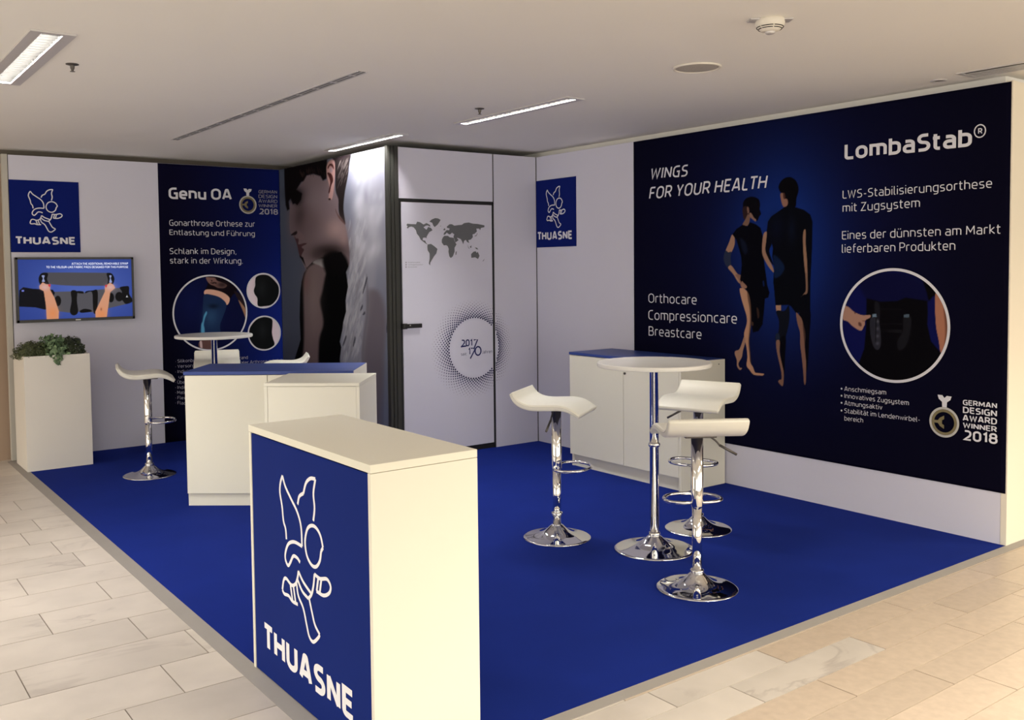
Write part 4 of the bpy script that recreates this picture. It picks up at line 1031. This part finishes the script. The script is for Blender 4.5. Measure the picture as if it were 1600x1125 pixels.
bmesh.ops.rotate(bm, verts=bm.verts, matrix=Matrix.Rotation(math.pi/2, 3, 'X')); bmesh.ops.translate(bm, verts=bm.verts, vec=Vector((sc_[0], CY0-0.001, sc_[2])))
from_bm('screw', bm, M['dark_metal'], rc)

# ------------------------------------------------------------------ bar tables
def bar_table(label, x, y, top_r=0.305):
    t = thing('bar_table', label, 'table', (x, y, 0.0), group='round white bar tables')
    bm = bmesh.new(); bm_lathe(bm, [(0, 1.000), (top_r-0.004, 1.000), (top_r, 1.003), (top_r+0.001, 1.0115), (top_r, 1.020), (top_r-0.004, 1.0235), (0, 1.0235)], n=96)
    from_bm('tabletop', bm, M['table_white'], t, world=False)
    bm = bmesh.new(); bm_lathe(bm, [(0.0, 0.0), (0.215, 0.0), (0.2185, 0.003), (0.216, 0.007)] + [(float(q[0]), float(q[1])) for q in spline([(0.205, 0.0095), (0.175, 0.014), (0.14, 0.020), (0.108, 0.028), (0.082, 0.039), (0.060, 0.054), (0.046, 0.066), (0.034, 0.076)], False, 4)] + [(0.026, 0.080), (0.0, 0.080)], n=96)
    from_bm('base', bm, M['chrome'], t, smooth=True, world=False)
    bm = bmesh.new(); bm_lathe(bm, [(0.0, 0.07), (0.0245, 0.07), (0.0245, 0.995), (0.07, 0.995), (0.07, 1.0), (0.0, 1.0)], n=40)
    from_bm('column', bm, M['chrome'], t, world=False)
    for z in (0.085, 0.575):
        bm = bmesh.new(); bm_lathe(bm, [(0.024, z-0.012), (0.030, z-0.010), (0.0325, z), (0.030, z+0.010), (0.024, z+0.012)], n=40)
        from_bm('collar', bm, M['chrome'], t, smooth=True, world=False)
    for p in t.children:
        if p.name.startswith('column'):
            for f in p.data.polygons:
                f.use_smooth = abs(f.normal.z) < 0.5
    return t
bar_table('round white bar table on a chrome foot beside the right cabinet', -1.535, -2.898)
bar_table('round white bar table behind the left blue-topped cabinet', -2.545, 1.02)

# ------------------------------------------------------------------ bar stools
def seat_profile():
    top = spline([(-0.200, 0.062), (-0.186, 0.042), (-0.165, 0.020), (-0.130, 0.004), (-0.08, -0.003), (0.0, 0.0), (0.06, 0.002), (0.11, -0.006), (0.15, -0.024), (0.192, -0.052)], False, 5)
    th = []
    n = len(top)
    out = []
    for i, p in enumerate(top):
        a, b = top[max(0, i-1)], top[min(n-1, i+1)]
        t = (b-a)/np.linalg.norm(b-a); nn = np.array([t[1], -t[0]])   # downwards
        s = i/(n-1); w = 0.022+0.014*math.sin(math.pi*min(1, max(0, s)))
        out.append(p+nn*w)
    return top, out
def make_stool(label):
    t = thing('bar_stool', label, 'stool', (0, 0, 0), 0, 'white bar stools with chrome trumpet feet')
    bm = bmesh.new(); bm_lathe(bm, [(0.0, 0.0), (0.190, 0.0), (0.1935, 0.003), (0.191, 0.007)] + [(float(q[0]), float(q[1])) for q in spline([(0.182, 0.0095), (0.155, 0.0135), (0.125, 0.019), (0.098, 0.027), (0.076, 0.038), (0.058, 0.052), (0.045, 0.064), (0.034, 0.074)], False, 4)] + [(0.026, 0.078), (0.0, 0.078)], n=96)
    from_bm('base', bm, M['chrome'], t, smooth=True, world=False)
    def smooth_side(o):
        for f in o.data.polygons: f.use_smooth = abs(f.normal.z) < 0.6
    bm = bmesh.new(); bm_lathe(bm, [(0.0, 0.07), (0.0235, 0.07), (0.0235, 0.40), (0.0, 0.40)], n=40)
    smooth_side(from_bm('gas_column', bm, M['chrome'], t, world=False))
    bm = bmesh.new(); bm_lathe(bm, [(0.023, 0.074), (0.031, 0.076), (0.033, 0.084), (0.031, 0.092), (0.023, 0.094)], n=40)
    from_bm('collar', bm, M['chrome'], t, smooth=True, world=False)
    bm = bmesh.new(); bm_lathe(bm, [(0.0236, 0.395), (0.0275, 0.395), (0.0285, 0.40), (0.0285, 0.736), (0.0, 0.736)], n=40)
    smooth_side(from_bm('sleeve', bm, M['chrome'], t, world=False))
    # foot ring
    half = [(0.005, 0.026), (0.008, 0.075), (0.030, 0.118), (0.075, 0.138), (0.125, 0.128), (0.168, 0.094), (0.190, 0.045)]
    pts = [(x, y, 0.412) for x, y in half] + [(0.195, 0.0, 0.412)] + [(x, -y, 0.412) for x, y in half[::-1]]
    bm = bmesh.new(); bm_tube(bm, spline(pts, False, 5), 0.0085, 12)
    from_bm('foot_ring', bm, M['chrome'], t, smooth=True, world=False)
    # lift lever
    lev = t
    bm = bmesh.new(); bm_tube(bm, spline([(0.0, 0.02, 0.735), (0.0, -0.05, 0.731), (0.0, -0.085, 0.712), (0.0, -0.11, 0.685)], False, 5), 0.0045, 8)
    bm_tube(bm, [(0.0, -0.108, 0.687), (0.0, -0.190, 0.640)], 0.0065, 10)
    from_bm('lever', bm, M['dark_metal'], t, smooth=True, world=False)
    # mounting plate
    bm = bmesh.new(); bm_box(bm, (-0.075, -0.075, 0.735), (0.075, 0.075, 0.751), 0.004)
    from_bm('mounting_plate', bm, M['dark_metal'], t, world=False)
    # seat
    top, bot = seat_profile(); loop = list(top)+list(bot[::-1])
    z0 = 0.785; hw = 0.186
    bm = bmesh.new(); sides = []
    for sy in (-hw, hw):
        vs = [bm.verts.new((p[0], sy, z0+p[1])) for p in loop]; sides.append(vs)
    n = len(loop)
    for i in range(n):
        j = (i+1) % n; bm.faces.new((sides[0][i], sides[0][j], sides[1][j], sides[1][i]))
    k = len(top)
    for vs, flip in ((sides[0], False), (sides[1], True)):
        for i in range(k-1):
            q = (vs[i], vs[i+1], vs[n-2-i], vs[n-1-i])
            bm.faces.new(q if flip else q[::-1])
    bmesh.ops.recalc_face_normals(bm, faces=bm.faces)
    rim = [e for e in bm.edges if abs(e.verts[0].co.y-e.verts[1].co.y) < 1e-6 and len(e.link_faces) == 2 and
           abs(e.link_faces[0].normal.dot(e.link_faces[1].normal)) < 0.5]
    bmesh.ops.bevel(bm, geom=rim, offset=0.009, segments=3, profile=0.5, affect='EDGES')
    se = from_bm('seat', bm, M['leather'], t, smooth=True, world=False)
    for sy in (-1, 1):
        bm = bmesh.new(); bm_tube(bm, [(p[0]+0.0, sy*(hw+0.0005), z0+p[1]-0.011) for p in top[1:-1]], 0.0026, 6)
        from_bm('piping', bm, M['leather'], se, smooth=True, world=False)
    return t
proto = make_stool('x')
spots = [(-1.829, -3.461, 56.4, 0.0, 'white bar stool nearest the viewer, its back lip towards the camera'),
         (-1.805, -2.398, -57, 1.0, 'white bar stool left of the right bar table, seen from the side'),
         (-1.045, -2.775, -159, 0.0, 'white bar stool between the right bar table and the dark blue banner'),
         (-3.154, 0.775, -14, 0.0, 'white bar stool near the planter, left of the left bar table'),
         (-2.385, 1.405, -110, 0.0, 'white bar stool behind the left bar table, only its back lip showing'),
         (-2.06, 0.79, 157, 0.0, 'white bar stool right of the left bar table, in front of the wing banner')]
for i, (x, y, dg, dz, lb_) in enumerate(spots):
    o = proto if i == 0 else copy_tree(proto)
    o.location = (x, y, 0); o.rotation_euler = (0, 0, math.radians(dg)); o['label'] = lb_
    if dz:                               # this one's collar has slid up its column
        for ch in o.children:
            if ch.name.split('.')[0] == 'collar': ch.location.z += 0.055

# ------------------------------------------------------------------ planter and plants
PX0, PX1, PY0, PY1, PH = -3.872, -3.392, 1.485, 1.93, 0.893
pl_ = thing('planter', 'tall white rectangular planter below the television', 'planter', ((PX0+PX1)/2, (PY0+PY1)/2, 0.0))
bm = bmesh.new()
o4 = [(PX0, PY0), (PX1, PY0), (PX1, PY1), (PX0, PY1)]; tk = 0.018
i4 = [(PX0+tk, PY0+tk), (PX1-tk, PY0+tk), (PX1-tk, PY1-tk), (PX0+tk, PY1-tk)]
vb = [bm.verts.new((*p, 0.0)) for p in o4]; vt = [bm.verts.new((*p, PH)) for p in o4]; vi = [bm.verts.new((*p, PH)) for p in i4]; vd = [bm.verts.new((*p, PH-0.08)) for p in i4]
for i in range(4):
    j = (i+1) % 4
    bm.faces.new((vb[i], vb[j], vt[j], vt[i])); bm.faces.new((vt[i], vt[j], vi[j], vi[i])); bm.faces.new((vi[i], vi[j], vd[j], vd[i]))
bm.faces.new(vd[::-1]); bm.faces.new(vb[::-1]); bmesh.ops.recalc_face_normals(bm, faces=bm.faces)
from_bm('planter_box', bm, M['planter_white'], pl_)
box('soil', (PX0+tk, PY0+tk, PH-0.08), (PX1-tk, PY1-tk, PH-0.03), M['soil'], pl_)
def leaves(name, label, c, R, n, size, m, shape='dome', aspect=1.6, droop=None, cat='plant'):
    t = thing(name, label, cat, (c[0], c[1], PH-0.03))
    V, Fc = [], []; rg = np.random.RandomState(int(size*1e5)+n)
    def leaf(p, nrm, s):
        a = np.cross(nrm, rg.normal(size=3)); a /= np.linalg.norm(a); b_ = np.cross(nrm, a)
        k = len(V); L_ = s*aspect
        V.extend([p-a*L_*0.5, p+b_*s*0.42-a*L_*0.1, p+a*L_*0.5+nrm*s*0.12, p-b_*s*0.42-a*L_*0.1, p+nrm*s*0.12])
        Fc.extend([(k, k+1, k+4), (k+1, k+2, k+4), (k+2, k+3, k+4), (k+3, k, k+4)])
    for i in range(n):
        d = rg.normal(size=3); d /= np.linalg.norm(d); d[2] = abs(d[2])*1.0-0.12
        rr_ = 0.72+0.32*rg.rand() + 0.08*math.sin(5*math.atan2(d[1], d[0]))+0.06*math.sin(7*d[2]*3)
        p = np.array([c[0], c[1], PH-0.015])+d*np.array(R)*rr_
        nrm = d+rg.normal(size=3)*0.5; nrm /= np.linalg.norm(nrm)
        leaf(p, nrm, size*(0.6+0.8*rg.rand()))
    if droop:
        for i in range(droop[3]):
            u = rg.rand(); p = np.array([droop[0]+0.03*rg.normal()*(1-u*0.6), droop[1]-0.012+0.008*rg.normal(), PH+0.05-droop[2]*u])
            nrm = np.array([0.2*rg.normal(), -1, 0.5*rg.rand()]); nrm /= np.linalg.norm(nrm); leaf(p, nrm, size*(0.7+0.6*rg.rand()))
    add('foliage', V, Fc, m, t, kind='stuff')
    bm = bmesh.new()
    for i in range(9):
        d = rg.normal(size=3); d /= np.linalg.norm(d); d[2] = abs(d[2])
        q = np.array([c[0], c[1], PH-0.035]); e = q+d*np.array(R)*0.8+np.array([0, 0, 0.03])
        bm_tube(bm, [q, (q+e)/2+np.array([0, 0, 0.01]), e], 0.002, 5)
    o = from_bm('stem', bm, M['soil'], t, kind='stuff')
    return t
cy_ = (PY0+PY1)/2-0.02
leaves('heather_plant', 'dark moss-green cushion plant at the left end of the planter', (-3.775, cy_, 0), (0.135, 0.20, 0.135), 5200, 0.0075, M['leaf_moss'], aspect=1.8)
leaves('leafy_plant', 'light green leafy plant spilling over the middle of the planter', (-3.625, cy_-0.02, 0), (0.12, 0.17, 0.185), 950, 0.024, M['leaf_ivy'], aspect=1.5, droop=(-3.625, PY0, 0.12, 55))
leaves('box_plant', 'dark green small-leaved plant at the right end of the planter', (-3.49, cy_, 0), (0.115, 0.17, 0.165), 2600, 0.012, M['leaf_box'], aspect=1.3)

# ------------------------------------------------------------------ ceiling fixtures
def recessed_lamp(label, x0, x1, y0, y1, ox0, ox1, bright=False, group=None):
    t = thing('ceiling_lamp', label, 'lamp', ((x0+x1)/2, (y0+y1)/2, HC), group=group)
    z = HC-0.004
    # flat frame around the opening, 6 mm proud of the ceiling
    e = 0.03
    for lo, hi in (((x0, y0, z-0.004), (ox0, y1, HC)), ((ox1, y0, z-0.004), (x1, y1, HC)), ((ox0, y1-e, z-0.004), (ox1, y1, HC)), ((ox0, y0, z-0.004), (ox1, y0+e, HC))):
        box('frame', lo, hi, M['lamp_metal'], t, bevel=0.001)
    yi0, yi1 = y0+e, y1-e
    bm = bmesh.new(); n = int((yi1-yi0)/0.05)
    for i in range(1, n):
        y = yi0+(yi1-yi0)*i/n; bm_box(bm, (ox0, y-0.0015, HC+0.001), (ox1, y+0.0015, HC+0.026))
    from_bm('louvre', bm, M['louvre'], t, kind='stuff')
    for lo, hi in (((ox0-0.002, yi0, HC), (ox0, yi1, HC+0.09)), ((ox1, yi0, HC), (ox1+0.002, yi1, HC+0.09)), ((ox0, yi0-0.002, HC), (ox1, yi0, HC+0.09)), ((ox0, yi1, HC), (ox1, yi1+0.002, HC+0.09)), ((ox0, yi0, HC+0.088), (ox1, yi1, HC+0.09))):
        box('housing', lo, hi, M['louvre'], t)
    c = (ox0+ox1)/2; bm = bmesh.new(); bm_tube(bm, [(c, yi0+0.02, HC+0.052), (c, yi1-0.02, HC+0.052)], 0.014, 12)
    from_bm('lamp_tube', bm, M['tube_hot'] if bright else M['tube'], t)
    return t
recessed_lamp('wide recessed louvre lamp at the far left of the ceiling', -4.425, -4.243, -2.16, -0.86, -4.378, -4.293)
recessed_lamp('slim recessed louvre lamp in the middle of the ceiling', -1.525, -1.385, -2.19, -0.98, -1.490, -1.430)
recessed_lamp('slim recessed louvre lamp hard above the wing banner', -1.625, -1.505, -0.34, 0.86, -1.590, -1.530, bright=True)
# slot diffuser
sd = thing('slot_diffuser', 'long narrow grey air slot in the ceiling', 'air vent', (-2.88, -0.65, HC))
y0, y1 = -2.15, 0.86
for xa, xb in ((-2.905, -2.895), (-2.852, -2.842)):
    box('slot_rail', (xa, y0, HC-0.004), (xb, y1, HC), M['lamp_metal'], sd)
box('slot_back', (-2.895, y0, HC-0.0015), (-2.852, y1, HC-0.0002), mat('slot_dark', (0.20, 0.20, 0.20), 0.6, noise=(5, 0.1)), sd)
box('slot_divider', (-2.876, y0, HC-0.003), (-2.871, y1, HC-0.0015), M['lamp_metal'], sd)
for i in range(14):
    y = y0+(y1-y0)*(i+0.5)/14
    box('slot_clip', (-2.893, y-0.012, HC-0.0032), (-2.854, y+0.012, HC-0.0016), M['lamp_metal'], sd)
# loudspeaker
sp = thing('ceiling_speaker', 'round white loudspeaker grille flush in the ceiling', 'speaker', (-1.503, -3.173, HC))
bm = bmesh.new(); bm_lathe(bm, [(0.108, -0.004), (0.112, -0.009), (0.120, -0.008), (0.123, -0.0), (0.108, -0.0)], (-1.503, -3.173, HC), 64); from_bm('rim', bm, M['detector'], sp, smooth=True)
spm = mat('speaker_mesh', (0.42, 0.39, 0.35), 0.7, noise=(260, 0.35))
bm = bmesh.new(); bm_lathe(bm, [(0.0, -0.010), (0.06, -0.009), (0.108, -0.004), (0.108, -0.001), (0.0, -0.001)], (-1.503, -3.173, HC), 64); from_bm('grille', bm, spm, sp)
# smoke detector
sx, sy = -1.968, -3.978
sm = thing('smoke_detector', 'white dome smoke detector hanging from the ceiling', 'smoke detector', (sx, sy, HC))
bm = bmesh.new(); bm_lathe(bm, [(0.0, 0.0), (0.056, 0.0), (0.058, -0.006), (0.060, -0.018), (0.056, -0.028), (0.046, -0.040), (0.036, -0.048), (0.022, -0.051), (0.0, -0.051)], (sx, sy, HC), 48); from_bm('housing', bm, M['detector'], sm, smooth=True)
bm = bmesh.new(); bm_lathe(bm, [(0.020, -0.050), (0.020, -0.056), (0.015, -0.060), (0.0, -0.061)], (sx, sy, HC), 32); from_bm('sensor_cap', bm, M['lamp_metal'], sm, smooth=True)
bm = bmesh.new(); bm_box(bm, (-0.088, -0.030, -0.007), (0.088, 0.030, -0.0005), 0.002)
bmesh.ops.rotate(bm, verts=bm.verts, matrix=Matrix.Rotation(math.radians(-36), 3, 'Z')); bmesh.ops.translate(bm, verts=bm.verts, vec=Vector((sx, sy, HC)))
from_bm('mounting_plate', bm, M['lamp_metal'], sm)
for z, r in ((-0.0335, 0.0535), (-0.0405, 0.0470)):
    for k in range(6):
        bm = bmesh.new(); a0 = k*math.pi/3+math.radians(-126+4); pts = [(sx+(r)*math.cos(a0+q*0.93/8), sy+(r)*math.sin(a0+q*0.93/8), HC+z) for q in range(9)]
        bm_tube(bm, pts, 0.0017, 6); from_bm('vent_slot', bm, M['black'], sm)
# sprinklers
def sprinkler(label, x, y):
    t = thing('sprinkler', label, 'sprinkler', (x, y, HC), group='ceiling sprinklers')
    bm = bmesh.new(); bm_lathe(bm, [(0.0, 0.0), (0.030, 0.0), (0.030, -0.003), (0.016, -0.007), (0.0, -0.007)], (x, y, HC), 24); from_bm('rosette', bm, M['dark_metal'], t)
    bm = bmesh.new(); bm_lathe(bm, [(0.011, -0.006), (0.010, -0.020), (0.006, -0.030), (0.006, -0.036), (0.0, -0.036)], (x, y, HC), 16); from_bm('nozzle', bm, M['dark_metal'], t)
    bm = bmesh.new(); bm_lathe(bm, [(0.0, -0.034), (0.012, -0.035), (0.012, -0.037), (0.0, -0.038)], (x, y, HC), 16); from_bm('deflector', bm, M['dark_metal'], t)
sprinkler('small metal sprinkler beside the far left lamp', -4.128, -1.54)
sprinkler('small metal sprinkler left of the middle ceiling lamp', -1.715, -1.56)
dl = thing('downlight', 'tiny round downlight above the right banner', 'lamp', (-0.10, -3.68, HC))
bm = bmesh.new(); bm_lathe(bm, [(0.026, -0.002), (0.030, -0.006), (0.042, -0.006), (0.045, 0.0), (0.026, 0.0)], (-0.10, -3.68, HC), 32); from_bm('rim', bm, M['lamp_metal'], dl)
bm = bmesh.new(); bm_lathe(bm, [(0.0, -0.001), (0.026, -0.001), (0.026, 0.0), (0.0, 0.0)], (-0.10, -3.68, HC), 32); from_bm('lens', bm, M['dark_metal'], dl)
vt_ = thing('ceiling_vent', 'grey slatted ceiling vent above the end of the right wall', 'air vent', (-0.12, -4.3, HC))
box('vent_back', (-0.20, -4.75, HC-0.0012), (-0.04, -3.86, HC-0.0002), M['black'], vt_)
for lo, hi in (((-0.215, -4.765, HC-0.006), (-0.200, -3.835, HC)), ((-0.04, -4.765, HC-0.006), (-0.025, -3.835, HC)), ((-0.20, -3.86, HC-0.006), (-0.04, -3.835, HC)), ((-0.20, -4.765, HC-0.006), (-0.04, -4.75, HC))):
    box('vent_frame', lo, hi, M['lamp_metal'], vt_)
for i in range(5):
    x = -0.180+0.030*i
    if i > 0: box('slat', (x-0.009, -4.75, HC-0.0045), (x+0.009, -3.86, HC-0.0015), M['lamp_metal'], vt_)
